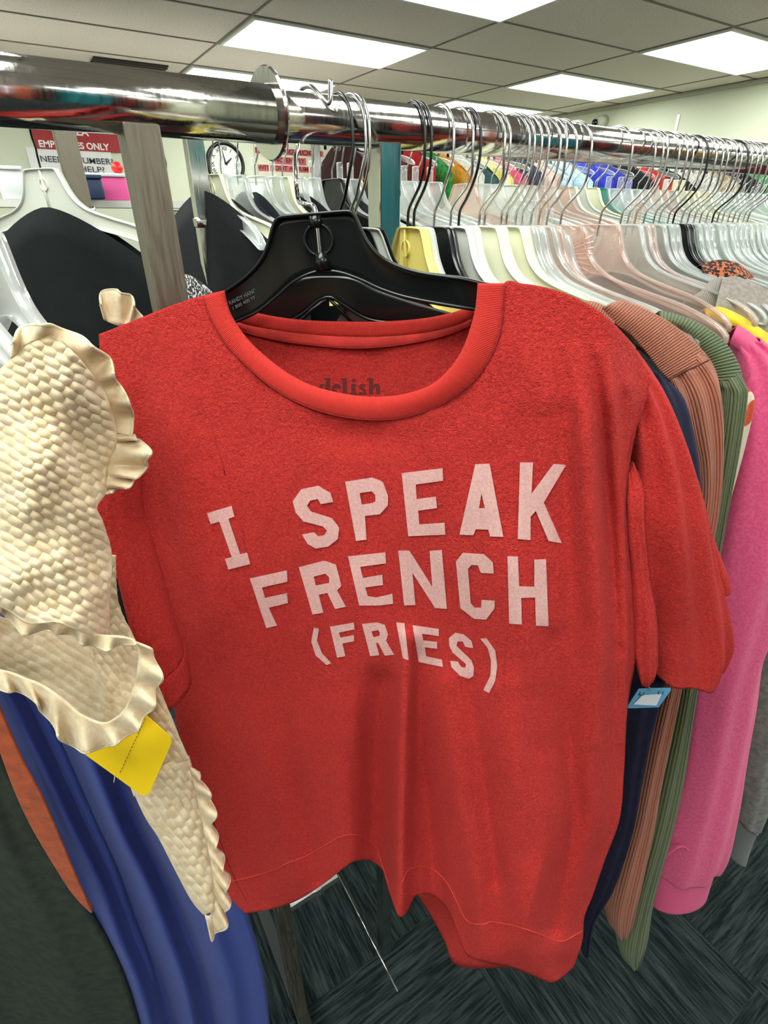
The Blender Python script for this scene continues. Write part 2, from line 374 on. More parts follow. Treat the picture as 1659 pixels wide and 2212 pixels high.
# ceiling vent
t = thing('ceiling_vent', (1.06, 5.3, ZC), 'dark ceiling air vent showing above the chrome sleeve at left', 'air vent')
MB().box((1.06, 5.3, ZC - .006), (.5, .44, .008)).build('vent_backing', solidm('vent_dark', (40, 36, 32), .7), t, smooth=False)
sl = MB()
for i in range(8): sl.box((1.06, 5.12 + i * .05, ZC - .014), (.5, .012, .008))
sl.build('louvre', solidm('vent_slat', (70, 62, 54), .6), t, smooth=False)
# wall camera
c = PA(1297, 262, 0, X1 - .06)
t = thing('wall_camera', (X1, c.y, c.z), 'small round dark-eyed security camera on the right wall', 'camera')
MB().lathe((X1, c.y, c.z), (-1, 0, 0), [(0, 0), (.055, 0), (.055, .05), (.045, .09), (0, .1)]).build('housing', solidm('camera_white', (185, 185, 165), .5), t)
MB().lathe((X1 - .09, c.y + .03, c.z - .01), (-1, -.2, 0), [(0, 0), (.028, 0), (.028, .03), (0, .03)]).build('lens', BLACKP, t)

# ---------------------------------------------------------------- the racks
RY, RZ = 0.47, EYE + 0.0665           # front rail
BY, BZ = 0.95, EYE + 0.130            # parallel rail behind it
rack = thing('clothing_rack', (0.2, RY, 0), 'front chrome clothing rack carrying the red shirt', 'clothing rack')
MB().tube([(x, RY, RZ) for x in (.18, .6, 1.5, 2.6, 3.6)], 0.0168, 40).build('rail', CHROME, rack)
MB().tube([(x, RY, RZ) for x in (-1.5, -.5, 0, .19)], 0.0186, 40).build('rail_sleeve', CHROME, rack, label='thicker chrome sleeve of the rail')
fl = MB().lathe((.190, RY, RZ), (1, .12, .05), [(.0170, -.0015), (.0285, -.0018), (.0295, 0), (.0285, .0018), (.0170, .0022)], 48)
sharp(fl.build('stop_ring', CHROME, rack, label='round chrome disc around the rail'), 30)
def post(x, y, ztop, wx, wy, m, parent, name='post'):
    z0 = 0.09; return sharp(MB().box((x, y, (ztop + z0) / 2), (wx, wy, ztop - z0), bev=.0015).build(name, m, parent), 15)
post(.094, RY, RZ - .012, .024, .028, STEEL, rack); post(.294, RY, RZ - .012, .022, .022, CHROME, rack)
post(2.9, RY, RZ - .012, .026, .028, CHROME, rack)
MB().box((.152, RY, EYE - 1.012), (.09, .008, .014)).box((.158, RY, EYE - 1.012), (.012, .012, .018)).build('crossbar', chromem('bright_bracket', (235, 232, 225), .35), rack, smooth=False)
MB().tube([(.199, RY, EYE - 1.006), (.199, RY - .19, EYE - 1.004)], .0012, 8).build('brace', CHROME, rack)
DSTEEL = chromem('dark_steel', (60, 62, 60), .5)
for px_ in (.094,): MB().box((px_, RY + .24, .1), (.024, .60, .02)).build('base_bar', DSTEEL, rack, smooth=False)
for px_ in (.094, 2.9):
    for py_ in ((RY, RY + .51) if px_ < .2 else (RY,)):
        MB().lathe((px_ - .012, py_, .035), (1, 0, 0), [(0, 0), (.034, 0), (.036, .004), (.036, .02), (.034, .024), (0, .024)], 24).tube([(px_, py_, .035), (px_, py_, .095)], .008).build('caster', BLACKP, rack)
rack2 = thing('clothing_rack', (0.2, BY, 0), 'second chrome clothing rack parallel behind the front one', 'clothing rack')
MB().tube([(x, BY, BZ) for x in (-1.2, .2, 1.5, 3.4)], 0.0160, 32).build('rail', CHROME, rack2)
post(.096, BY, BZ - .012, .026, .022, STEEL, rack2); post(.264, BY, BZ - .012, .026, .022, CHROME, rack2); post(2.9, BY, BZ - .012, .026, .022, CHROME, rack2)
MB().box((.096, BY, EYE + .005), (.031, .027, .012), bev=.002).build('clamp', CHROME, rack2)
MB().box((.264, BY, EYE - .01), (.031, .027, .014), bev=.002).build('clamp', CHROME, rack2)
for px_ in (.096, .264): MB().box((px_, BY, .035), (.026, .5, .024)).build('base_bar', CHROME, rack2, smooth=False)
TY, TZ = 2.1, EYE + 0.33
rack3 = thing('clothing_rack', (1.4, TY, 0), 'far clothing rack filled with colourful garments', 'clothing rack')
MB().tube([(x, TY, TZ) for x in (1.0, 2.6, 5.2)], 0.016, 20).build('rail', CHROME, rack3)
for x in (1.02, 3.1, 5.18): post(x, TY, TZ, .026, .026, CHROME, rack3)
for x in (1.02, 3.1, 5.18): MB().box((x, TY, .08), (.03, .6, .03)).build('base_bar', CHROME, rack3, smooth=False)

# ---------------------------------------------------------------- hangers
TOPC = [(0, 0), (.027, -.0005), (.033, -.004), (.038, -.013), (.045, -.026), (.058, -.039), (.08, -.049), (.12, -.058), (.16, -.066), (.195, -.078), (.208, -.087)]
BOTC = [(.209, -.093), (.195, -.091), (.16, -.083), (.12, -.075), (.085, -.069), (.055, -.061), (.03, -.054), (0, -.051)]
def body_poly(w=1.0, top=None):
    T = [(y * w, z) for y, z in catmull(TOPC, 36)]; B = [(y * w, z) for y, z in catmull(BOTC, 26)]
    half = T + B
    return half, [(-y, z) for y, z in half[-2:0:-1]]
def hook_path(r=0.0262, neck=-.068, wob=0.0):
    """wire over the rail (rail centre = origin), closed side towards the aisle (-y)"""
    pts = []
    for i in range(15):
        a = math.radians(-20 + 200 * i / 14); pts.append((0, r * math.cos(a) , .0182 - r + r * math.sin(a)))
    pts += [(0, -r * 1.02, -.020), (wob, -r * .97, -.033), (wob, -r * .74, -.044), (0, -r * .38, -.053), (0, -.002, -.061), (0, 0, neck), (0, 0, neck - .02)]
    return [tuple(q) for q in catmull(pts, 44)]
def make_hanger(kind, m, wire=None, w=1.0, drop=0.0, loc=(0, 0, 0), label='', group=None, rz=0.0, rimm=None, byaw=0.0):
    t = thing('clothes_hanger', loc, label, 'hanger', group, rz)
    hk = MB().tube(hook_path(neck=-.068 - drop, wob=random.uniform(-.003, .003)), .0013, 8)
    hk.build('hook', wire or WIRE, t, local=True)
    z0 = -.0765 - drop
    a, b = body_poly(w); poly = a + b
    th = .0012
    MB().prism([(-th, y, z + z0) for y, z in poly], (2 * th, 0, 0)).build('body', m, t, local=True, smooth=False)
    rim = MB(); ring = [Vector((0, y, z + z0)) for y, z in poly]
    # flat flange following the outline
    n = len(ring); vs = []; fs = []; wd = .0045
    for p_ in ring: vs += [p_ + Vector((-wd, 0, 0)), p_ + Vector((wd, 0, 0))]
    for i in range(n):
        j = (i + 1) % n; fs.append((2 * i, 2 * i + 1, 2 * j + 1, 2 * j))
    o = mesh_obj('rim', vs, fs, rimm or m, t, local=True, solid=.0016)
    if kind == 'pleat':
        pl = MB()
        for i in range(34):
            an = math.radians(-205 + 230 * i / 33); c = Vector((0, 0, z0 - .03)); d = Vector((0, math.cos(an), math.sin(an))); L = .028 if abs(math.cos(an)) < .75 else .05
            pl.tube([c + d * .006, c + d * L], [.0007, .0011], 5)
        pl.build('pleats', clear('pink_clear_pleat', (250, 224, 214), .45), t, local=True)
    if kind == 'boss':
        bs = MB().lathe((-th, 0, z0 - .018), (-1, 0, 0), [(.008, 0), (.008, .002), (.0065, .002), (.0065, 0)], 24)
        bs.tube([(-.002, 0, z0), (-.002, 0, z0 - .05)], .002, 8)
        bs.build('boss', m, t, local=True)
    if kind == 'neck':
        MB().box((0, 0, z0 + .012), (.008, .012, .026), bev=.002).build('neck', m, t, local=True)
    if byaw:
        for ch in t.children:
            if ch.name.split('.')[0] != 'hook': ch.data.transform(Matrix.Rotation(byaw, 4, 'Z'))
    return t
def dup(t, loc, rz, label, group=None, sc=1.0, wire=None):
    r = t.copy(); COL.objects.link(r); r.location = loc; r.rotation_euler = (0, 0, rz); r['label'] = label
    if 'group' in r: del r['group']
    if group: r['group'] = group
    for ch in list(t.children):
        c = ch.copy(); COL.objects.link(c); c.parent = r
    return r
CREAM = solidm('cream_plastic', (236, 236, 206), .35); WHITEP = solidm('white_plastic', (228, 230, 218), .35); YELP = solidm('yellow_plastic', (240, 222, 120), .35)
GREYP = solidm('frosted_grey_plastic', (196, 202, 190), .4); CLEAR = clear('clear_plastic', (252, 254, 252), .09); CLPINK = clear('pink_tinted_clear_plastic', (252, 238, 232), .14); CLR = clear('clear_plastic_rim', (246, 250, 248), .34)
TEAL = solidm('teal_plastic', (30, 160, 150), .35)
for m_ in (CREAM, WHITEP, YELP, GREYP):
    b_ = m_.node_tree.nodes['Principled BSDF']; b_.inputs['Subsurface Weight'].default_value = .0
def railx(px, y=RY, z=None):
    f, u, zz = ray(px, 222 + .085 * (px - 300)); return (f * Hx + u * Rx) / (f * Hy + u * Ry) * y
FR = [ # hooks on the front rail, nearest first
 (728, 'flat', BLACKP, DWIRE, 'black plastic hanger with a dark hook, just right of the stop ring'),
 (752, 'flat', GREYP, WIRE, 'grey plastic hanger whose chrome hook hangs beside the dark hook'),
 (762, 'boss', BLACKP, WIRE, 'black hanger half hidden behind the black shirt hanger, left of the teal-reflecting post'),
 (885, 'boss', YELP, DWIRE, 'pale yellow plastic hanger on the front rail'),
 (899, 'flat', GREYP, DWIRE, 'frosted grey hanger right behind the yellow one'),
 (946, 'boss', BLACKP, WIRE, 'black hanger with a raised neck between the white hangers'),
 (984, 'flat', WHITEP, WIRE, 'small white hanger behind the black one'),
 (1003, 'flat', WHITEP, DWIRE, 'white hanger with a dark hook before the large cream ones'),
 (1050, 'flat', CREAM, WIRE, 'cream hanger, first of the row of cream hangers'),
 (1062, 'flat', CREAM, WIRE, 'cream hanger, second of the row of cream hangers'),
 (1100, 'flat', CREAM, WIRE, 'large cream hanger in front of the clear hangers'),
 (1112, 'flat', CREAM, WIRE, 'cream hanger standing taller behind the large cream one'),
 (1133, 'neck', CLEAR, WIRE, None), (1147, 'neck', CLEAR, WIRE, None), (1168, 'neck', CLEAR, WIRE, None), (1186, 'neck', CLPINK, WIRE, None), (1204, 'neck', CLEAR, WIRE, None),
 (1236, 'pleat', CLPINK, WIRE, 'pink-tinted clear hanger with a fan of moulded pleats'),
 (1325, 'flat', CLPINK, WIRE, 'pink-tinted clear hanger standing alone after the gap on the rail'),
 (1372, 'boss', CLEAR, WIRE, None), (1388, 'neck', CLEAR, WIRE, None), (1404, 'neck', CLPINK, WIRE, None), (1424, 'boss', CLEAR, WIRE, None), (1446, 'flat', CLEAR, WIRE, None), (1458, 'neck', CLEAR, WIRE, None),
 (1478, 'flat', BLACKP, WIRE, 'black hanger among the clear ones, nearer of two'), (1490, 'boss', BLACKP, DWIRE, 'black hanger among the clear ones, farther of two'),
 (1508, 'neck', CLEAR, WIRE, None), (1522, 'flat', CLEAR, WIRE, None), (1536, 'neck', CLEAR, WIRE, None), (1549, 'flat', CLEAR, WIRE, None), (1563, 'neck', CLEAR, WIRE, None), (1577, 'flat', CLEAR, DWIRE, None), (1588, 'flat', CLEAR, WIRE, None),
 (1599, 'neck', CLEAR, WIRE, None), (1611, 'flat', CLEAR, WIRE, None), (1623, 'flat', CLEAR, WIRE, None), (1634, 'neck', CLEAR, WIRE, None), (1645, 'flat', CLEAR, WIRE, None), (1655, 'flat', CLEAR, WIRE, None)]
protos = {}; front_h = []
def hanger(kind, m, wire, loc, rz, label, group, byaw=0, w=1):
    if byaw or w != 1: return make_hanger(kind, m, wire, loc=loc, label=label, group=group, rz=rz, rimm=(CLR if m is CLEAR else None), byaw=byaw, w=w)
    drop = random.choice((0, .004, .008, .013)) if label.find('rear rail') < 0 and loc[1] == RY and loc[0] > .5 else 0
    key = (kind, m.name, wire.name, drop)
    if key not in protos:
        protos[key] = make_hanger(kind, m, wire, drop=drop, loc=loc, label=label, group=group, rz=rz, rimm=(CLR if m is CLEAR else None)); return protos[key]
    return dup(protos[key], loc, rz, label, group)
for i, (px, kd, m_, wi, lb) in enumerate(FR):
    g = None
    if lb is None:
        if px < 1230: lb = 'clear plastic hanger between the cream hangers and the pleated pink one'; g = 'clear hangers before the pleated one'
        elif px < 1470: lb = 'clear plastic hanger between the gap on the rail and the two black hangers'; g = 'clear hangers before the black pair'
        else: lb = 'clear plastic hanger at the far right end of the rail, past the black pair'; g = 'clear hangers at the right end'
    x = railx(px); rz = random.uniform(-.16, .16) if px > 1240 else random.uniform(-.09, .09)
    hanger(kd, m_, wi, (x, RY, RZ), rz, lb, g, byaw=(1.0 if px < 800 else 0), w=(.8 if px < 800 else .93 if px < 1130 else 1 if px < 1240 else .86)); front_h.append(x)
# left end, over the sleeve
for x, kd, m_, lb in ((-.012, 'neck', CLEAR, 'clear plastic hanger at the left end holding the cream blouse, nearest of three'), (-.036, 'neck', CLEAR, 'clear plastic hanger at the left edge of the photo, middle of three'), (-.065, 'neck', CLEAR, 'clear plastic hanger at the left edge of the photo, farthest left')):
    hanger(kd, m_, WIRE, (x, RY, RZ), 0, lb, None, byaw=.26, w=.62)
# rear rail
RR = [(.058, 'boss', WHITEP, DWIRE, 'white hanger with the black top, behind the left posts'), (.285, 'boss', CREAM, WIRE, 'cream hanger on the rear rail, right of the orange-reflecting post'), (.40, 'boss', CREAM, WIRE, 'second cream hanger on the rear rail, behind the stop ring'),
      (.49, 'flat', BLACKP, WIRE, 'black hanger on the rear rail, below the far red-lettered sign'), (.55, 'boss', BLACKP, WIRE, 'glossy black hanger on the rear rail, above the black shirt hanger')]
for x, kd, m_, wi, lb in RR: hanger(kd, m_, wi, (x, BY, BZ), 0 if x < .1 else random.uniform(-.1, .1), lb, None, byaw=(.55 if x < .1 else .2 if x < .3 else 0))
x = .30
while x < .72:
    if all(abs(x - q[0]) > .012 for q in RR): hanger('neck', CLEAR, WIRE, (x, BY, BZ), random.uniform(-.15, .15), 'clear hanger on the rear rail, seen between the posts under the chrome rail', 'clear hangers on the rear rail between the posts')
    x += random.uniform(.018, .034)
x = .78
while x < 3.1:
    m_ = random.choice([CLEAR, CLEAR, CLEAR, CLPINK, WHITEP, CREAM]) if x < 1.6 else CLEAR
    hanger(random.choice(['neck', 'flat']), m_, WIRE, (x, BY, BZ), random.uniform(-.15, .15), 'plastic hanger crowded on the rear rail behind the front hooks at right', 'hangers crowded on the rear rail')
    x += random.uniform(.022, .05) * (1 if x < 2 else 1.5)
hanger('flat', TEAL, WIRE, (1.16, BY - .0, BZ - .0), .3, 'teal plastic hanger behind the pleated pink hanger', None)

# ---------------------------------------------------------------- generic garment hanging square to its rail
def garment(name, x, yc, zneck, m, label, cat, hw=.22, drop=.095, hem=-.62, th=.02, group=None, lean=0.0, neck=.055, rz=0.0, ripple=.006, origin_floor=False, N=44, M=44, sleeves=None, dip=.02):
    """closed cloth body draped over a hanger; local axes: y across the shoulders, x thickness"""
    t = thing(name, (x, yc, zneck), label, cat, group, rz)
    out = []; ph = random.uniform(0, 6)
    for i in range(M):
        v = i / (M - 1); r = []
        for j in range(2 * N):
            side = 1 if j < N else -1
            u = (j / (N - 1)) if j < N else ((2 * N - 1 - j) / (N - 1))      # 0..1 across, then back
            yy = (2 * u - 1); ay = abs(yy)
            top = -drop * (.12 + .88 * ay ** 1.7) + .10 * drop * math.cos(math.pi * min(1, ay * hw / neck)) * (1 if ay * hw < neck else -1 if False else 0)
            top = -drop * ay ** 1.5
            z = top + (hem - top) * v
            flare = 1 + .10 * v - .04 * math.sin(math.pi * v)
            prof = (1 - ay ** 2.6) ** .5
            T = th * (0.25 + .75 * min(1, v * 5)) * prof + .002 * prof
            xx = side * T + ripple * v * math.sin(yy * 9 + ph + side) + ripple * .8 * math.sin(yy * 17 + ph * 2 + v * 2) * v
            r.append(Vector((xx, yy * hw * flare - lean * v, z)))
        out.append(r)
    n2 = 2 * N; fs = grid_faces(M, n2, True)
    uv = [((j if j < N else 2 * N - 1 - j) / N * 2 * hw, i / M * -hem) for i in range(M) for j in range(n2)]
    mesh_obj('body', [q for r in out for q in r], fs, m, t, uvs=uv, local=True, solid=.0012)
    return t
def mk(c, kind='jersey', **k):
    if kind == 'zebra': return cloth('zebra_cloth', (205, 205, 200), (14, 18, 18), kind='tweed', mixs=50)
    return cloth('cloth_%d_%d_%d_%s' % (*c, kind), c, kind=kind, **k)
# far rack: one garment after another
FARG = [(1.13, (58, 24, 26), 'tweed', 'dark maroon speckled knit'), (1.21, (92, 34, 34), 'fleece', 'brick red nubby cardigan'), (1.30, (110, 40, 36), 'fleece', 'rust brown nubby sweater'), (1.40, (190, 30, 34), 'jersey', 'bright red jacket'), (1.48, (50, 150, 70), 'check', 'green and white checked shirt'),
 (1.57, (226, 150, 40), 'jersey', 'orange yellow top'), (1.64, (226, 226, 216), 'jersey', 'white striped blouse'), (1.72, (60, 90, 90), 'jersey', 'dark teal blouse'), (1.80, (236, 224, 120), 'jersey', 'lemon yellow blouse'), (1.88, (220, 80, 120), 'jersey', 'rose pink blouse'), (1.97, (60, 66, 84), 'jersey', 'slate blouse'), (2.05, (232, 190, 176), 'jersey', 'peach blouse'),
 (2.16, (170, 205, 225), 'jersey', 'pale blue blouse'), (2.28, (180, 210, 220), 'jersey', 'light sky blouse'), (2.42, (40, 50, 170), 'jersey', 'royal blue blouse'), (2.56, (44, 48, 150), 'jersey', 'deep blue blouse'), (2.72, (26, 28, 30), 'jersey', 'black jacket'), (2.92, (200, 34, 34), 'jersey', 'red hooded jacket'), (3.08, (34, 34, 34), 'jersey', 'charcoal jacket'),
 (3.3, (225, 222, 214), 'check', 'white patterned blouse'), (3.5, (206, 190, 160), 'check', 'beige patterned blouse'), (3.75, (60, 60, 62), 'jersey', 'dark grey blouse'), (4.0, (90, 190, 120), 'jersey', 'bright green top'), (4.25, (220, 150, 150), 'jersey', 'dusty pink top'), (4.5, (225, 225, 225), 'jersey', 'plain white top'), (4.75, (30, 50, 120), 'jersey', 'navy blue top'), (5.0, (30, 30, 34), 'jersey', 'black top')]
for x, c, kd, nm in FARG:
    zt = TZ - .085 - random.uniform(0, .03)
    garment('hanging_garment', x, TY, zt, mk(c, kd, bump=.3), nm + ' on the far rack', 'garment', hem=-.75, th=.035, N=22, M=14)
    if x < 2.8 or True: hanger('neck', CLEAR, WIRE, (x, TY, TZ), .05, 'clear hanger on the far rack with a garment on it', 'hangers on the far rack')
# unseen tall rack added behind the camera to shade the aisle and tint the chrome
QY, QZ = -.95, EYE + .42
rack4 = thing('clothing_rack', (.6, QY, 0), 'unseen tall clothing rack behind the photographer, added for shade and chrome reflections', 'clothing rack')
MB().tube([(x, QY, QZ) for x in (-2.2, .5, 3.4)], .016, 16).build('rail', CHROME, rack4)
for x in (-2.1, 3.3): post(x, QY, QZ, .026, .026, CHROME, rack4); MB().box((x, QY, .08), (.03, .6, .03)).build('base_bar', CHROME, rack4, smooth=False)
cols = [(40, 44, 60), (150, 40, 44), (70, 70, 76), (44, 36, 36), (60, 60, 62), (196, 190, 180), (30, 34, 36), (180, 60, 50), (90, 40, 50), (70, 60, 50), (196, 80, 40), (205, 92, 40), (60, 40, 40), (40, 150, 160), (46, 160, 170), (50, 140, 150), (90, 30, 40), (150, 40, 40), (40, 40, 44), (120, 110, 100), (160, 50, 46), (60, 64, 70), (200, 150, 60), (30, 40, 40)]
NM = ['slate', 'crimson', 'smoke', 'dark brown', 'charcoal', 'ivory', 'black', 'brick', 'wine', 'umber', 'burnt orange', 'orange', 'cocoa', 'teal', 'bright teal', 'sea blue', 'maroon', 'scarlet', 'graphite', 'taupe', 'rust', 'steel grey', 'mustard', 'bottle green']
for i, (c, nm) in enumerate(zip(cols, NM)):
    garment('hanging_garment', -1.9 + i * .21, QY, QZ - .09, mk(c, bump=.2), nm + ' garment on the added, unseen rack behind the photographer', 'garment', hem=-.95, th=.07, N=12, M=8, hw=.24)
# rear rail garments
RG = [(.058, (20, 26, 27), 'jersey', 'black long-sleeved top on the white hanger at left', .0), (.275, (20, 24, 25), 'jersey', 'black sleeveless top on the cream hanger behind the red shirt', .0), (.215, (150, 150, 150), 'zebra', 'black and silver patterned top on the rear rail, beside the wide steel post', 0), (.34, (24, 30, 40), 'jersey', 'dark top beside the black sleeveless top', .0), (.42, (18, 24, 24), 'jersey', 'black garment under the rear rail behind the shirt', 0), (.52, (34, 36, 40), 'jersey', 'charcoal garment under the rear rail', 0),
      (.66, (190, 170, 130), 'tweed', 'gold speckled top on the rear rail beside the teal-reflecting post', 0), (.80, (196, 196, 186), 'jersey', 'off white garment on the rear rail', 0), (.93, (86, 44, 50), 'jersey', 'burgundy garment on the rear rail behind the white hangers', 0), (1.08, (150, 148, 140), 'jersey', 'light grey garment on the rear rail', 0), (1.24, (40, 44, 46), 'jersey', 'dark garment on the rear rail, right of centre', 0),
      (1.42, (190, 186, 176), 'jersey', 'pale garment on the rear rail, far right', 0), (1.62, (60, 40, 44), 'jersey', 'dark plum garment on the rear rail', 0), (1.9, (120, 124, 120), 'jersey', 'mid grey garment on the rear rail', 0), (2.2, (30, 34, 36), 'jersey', 'black garment at the far end of the rear rail', 0), (2.6, (150, 40, 40), 'jersey', 'red garment at the far end of the rear rail', 0)]
for x, c, kd, nm, _ in RG:
    dk = -.108 if x < .1 else -.20 if x == .215 else -.085 if x < .6 else -.13
    garment('hanging_garment', x, BY, BZ + dk - .012, mk(c, kd, bump=.3), nm, 'garment', hem=-.85, th=.028 if x > .2 else .02, N=26, M=26, rz=(.55 if x < .1 else .2 if x < .3 else random.uniform(-.06, .06)), neck=.075, dip=.03)

# ---------------------------------------------------------------- back wall signs, clocks
def text_mesh(s, h, bold=0.0, sx=1.0):
    cu = bpy.data.curves.new('t', 'FONT'); cu.body = s; cu.size = 1; cu.offset = bold; cu.align_x = 'CENTER'; cu.align_y = 'CENTER'; cu.extrude = 0
    o = bpy.data.objects.new('t', cu); COL.objects.link(o); dg = bpy.context.evaluated_depsgraph_get(); dg.update()
    me = bpy.data.meshes.new_from_object(o.evaluated_get(dg)); vs = [v.co.copy() for v in me.vertices]; fs = [tuple(p.vertices) for p in me.polygons]
    bpy.data.objects.remove(o); bpy.data.curves.remove(cu); bpy.data.meshes.remove(me)
    lo = Vector([min(v[i] for v in vs) for i in range(3)]); hi = Vector([max(v[i] for v in vs) for i in range(3)]); k = h / (hi.y - lo.y); c = (lo + hi) / 2
    return [Vector(((v.x - c.x) * k * sx, (v.y - c.y) * k, 0)) for v in vs], fs, (hi.x - lo.x) * k * sx
def wall_text(name, s, px, py, hpx, wpx, m, parent, y, bold=.01):
    """lettering on the back wall, centred on that point, wpx wide and hpx tall as seen"""
    c = PA(px, py, 1, y); wv = PA(px + wpx / 2, py, 1, y).x - PA(px - wpx / 2, py, 1, y).x; hv = PA(px, py - hpx / 2, 1, y).z - PA(px, py + hpx / 2, 1, y).z
    v, f, w0 = text_mesh(s, hv, bold); k = wv / w0
    return mesh_obj(name, [Vector((c.x + a.x * k, y, c.z + a.y)) for a in v], f, m, parent, smooth=False)
SIGNY = Y1 - .02
def panel(name, pxa, pya, pxb, pyb, m, parent, y, th=.01, dz=None):
    a = PA(pxa, pya, 1, y); b = PA(pxb, pyb, 1, y); z0 = b.z; z1 = a.z
    return MB().box(((a.x + b.x) / 2, y + th / 2, (z0 + z1) / 2), (b.x - a.x, th, z1 - z0)).build(name, m, parent, smooth=False)
SRED = solidm('sign_red', (160, 30, 34), .5); SWHITE = solidm('sign_white', (226, 224, 222), .5); STXT = solidm('sign_dark_text', (40, 44, 60), .5); SLET = solidm('sign_white_text', (235, 225, 220), .5)
a = PA(160, 330, 1, SIGNY); t = thing('wall_sign', (a.x, Y1, a.z), 'red and white employees only sign on the back wall at left', 'sign')
panel('sign_board', 55, 318, 262, 440, SWHITE, t, SIGNY + .006, .01)
panel('red_band', 55, 235, 262, 330, SRED, t, SIGNY, .01)
wall_text('lettering', 'AREA', 162, 284, 17, 58, SLET, t, SIGNY - .002, .03)
wall_text('lettering', 'EMPLOYEES ONLY', 162, 314, 15, 150, SLET, t, SIGNY - .002, .03)
wall_text('lettering', 'NEED A NUMBER?', 168, 346, 13, 155, STXT, t, SIGNY - .002, .005)
wall_text('lettering', 'HELP?', 200, 366, 13, 52, STXT, t, SIGNY - .002, .005)
a = PA(630, 350, 1, SIGNY); t = thing('wall_sign', (a.x, Y1, a.z), 'paper sign with dark red lettered strips on the back wall, behind the stop ring', 'sign')
PAPER = solidm('sign_paper', (206, 200, 176), .7); STRIP = solidm('sign_pink_strip', (188, 92, 96), .7)
panel('sign_board', 548, 312, 712, 398, PAPER, t, SIGNY + .004, .008)
for nm, s, x, y, h, w_ in (('lettering', 'DRESSING ROOM', 625, 328, 12, 142), ('lettering', 'NO ENTRY', 626, 347, 10, 66), ('lettering', 'WITHOUT A NUMBER', 624, 364, 10, 132)):
    panel('strip', x - w_ / 2 - 3, y - h / 2 - 4, x + w_ / 2 + 3, y + h / 2 + 5, STRIP, t, SIGNY - .001, .004)
    wall_text(nm, s, x, y, h, w_, solidm('sign_maroon', (96, 20, 28), .6), t, SIGNY - .004, .03)
def clock(px, py, rpx, label):
    c = PA(px, py, 1, Y1 - .03); r = abs(PA(px + rpx, py, 1, Y1 - .03).x - c.x) * .9
    t = thing('wall_clock', (c.x, Y1, c.z), label, 'clock')
    MB().lathe((c.x, Y1, c.z), (0, -1, 0), [(r, 0), (r, .03), (r * .93, .045), (r * .82, .03), (r * .82, .02)], 48).build('rim', BLACKP, t)
    MB().lathe((c.x, Y1, c.z), (0, -1, 0), [(0, .022), (r * .84, .022)], 40).build('face', solidm('clock_face', (222, 224, 218), .5), t)
    mk_ = MB()
    for i, s in enumerate(['XII', 'I', 'II', 'III', 'IIII', 'V', 'VI', 'VII', 'VIII', 'IX', 'X', 'XI']):
        v, f, w0 = text_mesh(s, r * .17, .02); an = math.radians(-30 * i); R_ = Matrix.Rotation(an, 3, 'Z')
        mk_.add([(lambda q: Vector((c.x + q.x, Y1 - .024, c.z + q.y)))(R_ @ (a_ + Vector((0, r * .68, 0)))) for a_ in v], f)
    mk_.build('numeral', solidm('clock_black', (20, 20, 22), .6), t, smooth=False)
    for an, L, w_ in ((50, r * .45, .012), (-10, r * .6, .008)):
        d = Vector((math.sin(math.radians(an)), 0, math.cos(math.radians(an)))); n_ = Vector((d.z, 0, -d.x))
        b_ = Vector((c.x, Y1 - .027, c.z)); MB().prism([b_ - n_ * w_, b_ + n_ * w_, b_ + d * L + n_ * w_ * .3, b_ + d * L - n_ * w_ * .3], (0, -.003, 0)).build('hand', MATS['clock_black'], t, smooth=False)
clock(488, 355, 45, 'large round black-rimmed wall clock with roman numerals under the sleeve')
clock(322, 350, 42, 'round black-rimmed wall clock mostly hidden behind the wide steel post')
# shelf with boxes on the back wall
SHY = 4.3
def atS(px, py): return PA(px, py, 1, SHY)
a = atS(0, 432); b = atS(800, 432); zt = atS(160, 432).z
t = thing('display_table', ((a.x + b.x) / 2, SHY + .3, 0), 'long white display table before the back wall', 'table')
MB().box(((a.x + b.x) / 2 - .2, SHY + .3, zt - .02), (b.x - a.x + .8, .62, .04)).build('tabletop', solidm('table_white', (215, 215, 205), .5), t, smooth=False)
for sx_ in (a.x - .5, b.x + .1):
    for dy in (.05, .55): MB().box((sx_, SHY + dy, (zt - .04) / 2), (.04, .04, zt - .04)).build('leg', MATS['table_white'], t, smooth=False)
def tub(px, py_t, wpx, hm, dy, m, lidm, label, cat='box'):
    a = PA(px - wpx / 2, 410, 1, SHY + dy); b = PA(px + wpx / 2, 410, 1, SHY + dy); w_ = b.x - a.x; cx = (a.x + b.x) / 2; h = hm
    t = thing('storage_box', (cx, SHY + dy + .12, zt), label, cat)
    MB().box((cx, SHY + dy + .12, zt + h / 2 - .01), (w_ * .96, .22, h - .02), bev=.01).build('bin', m, t); MB().box((cx, SHY + dy + .12, zt + h - .01), (w_, .24, .02), bev=.005).build('lid', lidm, t)
FROST = solidm('frosted_box', (222, 226, 224), .4)
tub(30, 380, 60, .17, 0, FROST, FROST, 'frosted white storage box at the far left on the display table')
tub(235, 390, 90, .15, .0, solidm('hot_pink_box', (236, 90, 160), .5), FROST, 'hot pink box with a frosted lid, behind the left posts')
tub(203, 400, 46, .125, -.26, solidm('navy_box', (40, 56, 90), .5), solidm('navy_lid', (40, 56, 90), .5), 'navy blue box in front of the hot pink one')
tub(590, 395, 250, .16, .28, FROST, FROST, 'wide white storage box on the table behind the rear hangers')
c = atS(262, 372); t = thing('red_ball', (c.x, SHY + .12, c.z - .06), 'round red plastic knob lying on the pink box', 'ball')
MB().lathe((c.x, SHY + .12, zt + .15), (0, 0, 1), [(.0, 0)] + [(.036 * math.sin(math.pi * i / 10), .036 - .036 * math.cos(math.pi * i / 10)) for i in range(1, 10)] + [(0, .072)], 20).build('body', solidm('red_plastic', (215, 40, 36), .3), t)
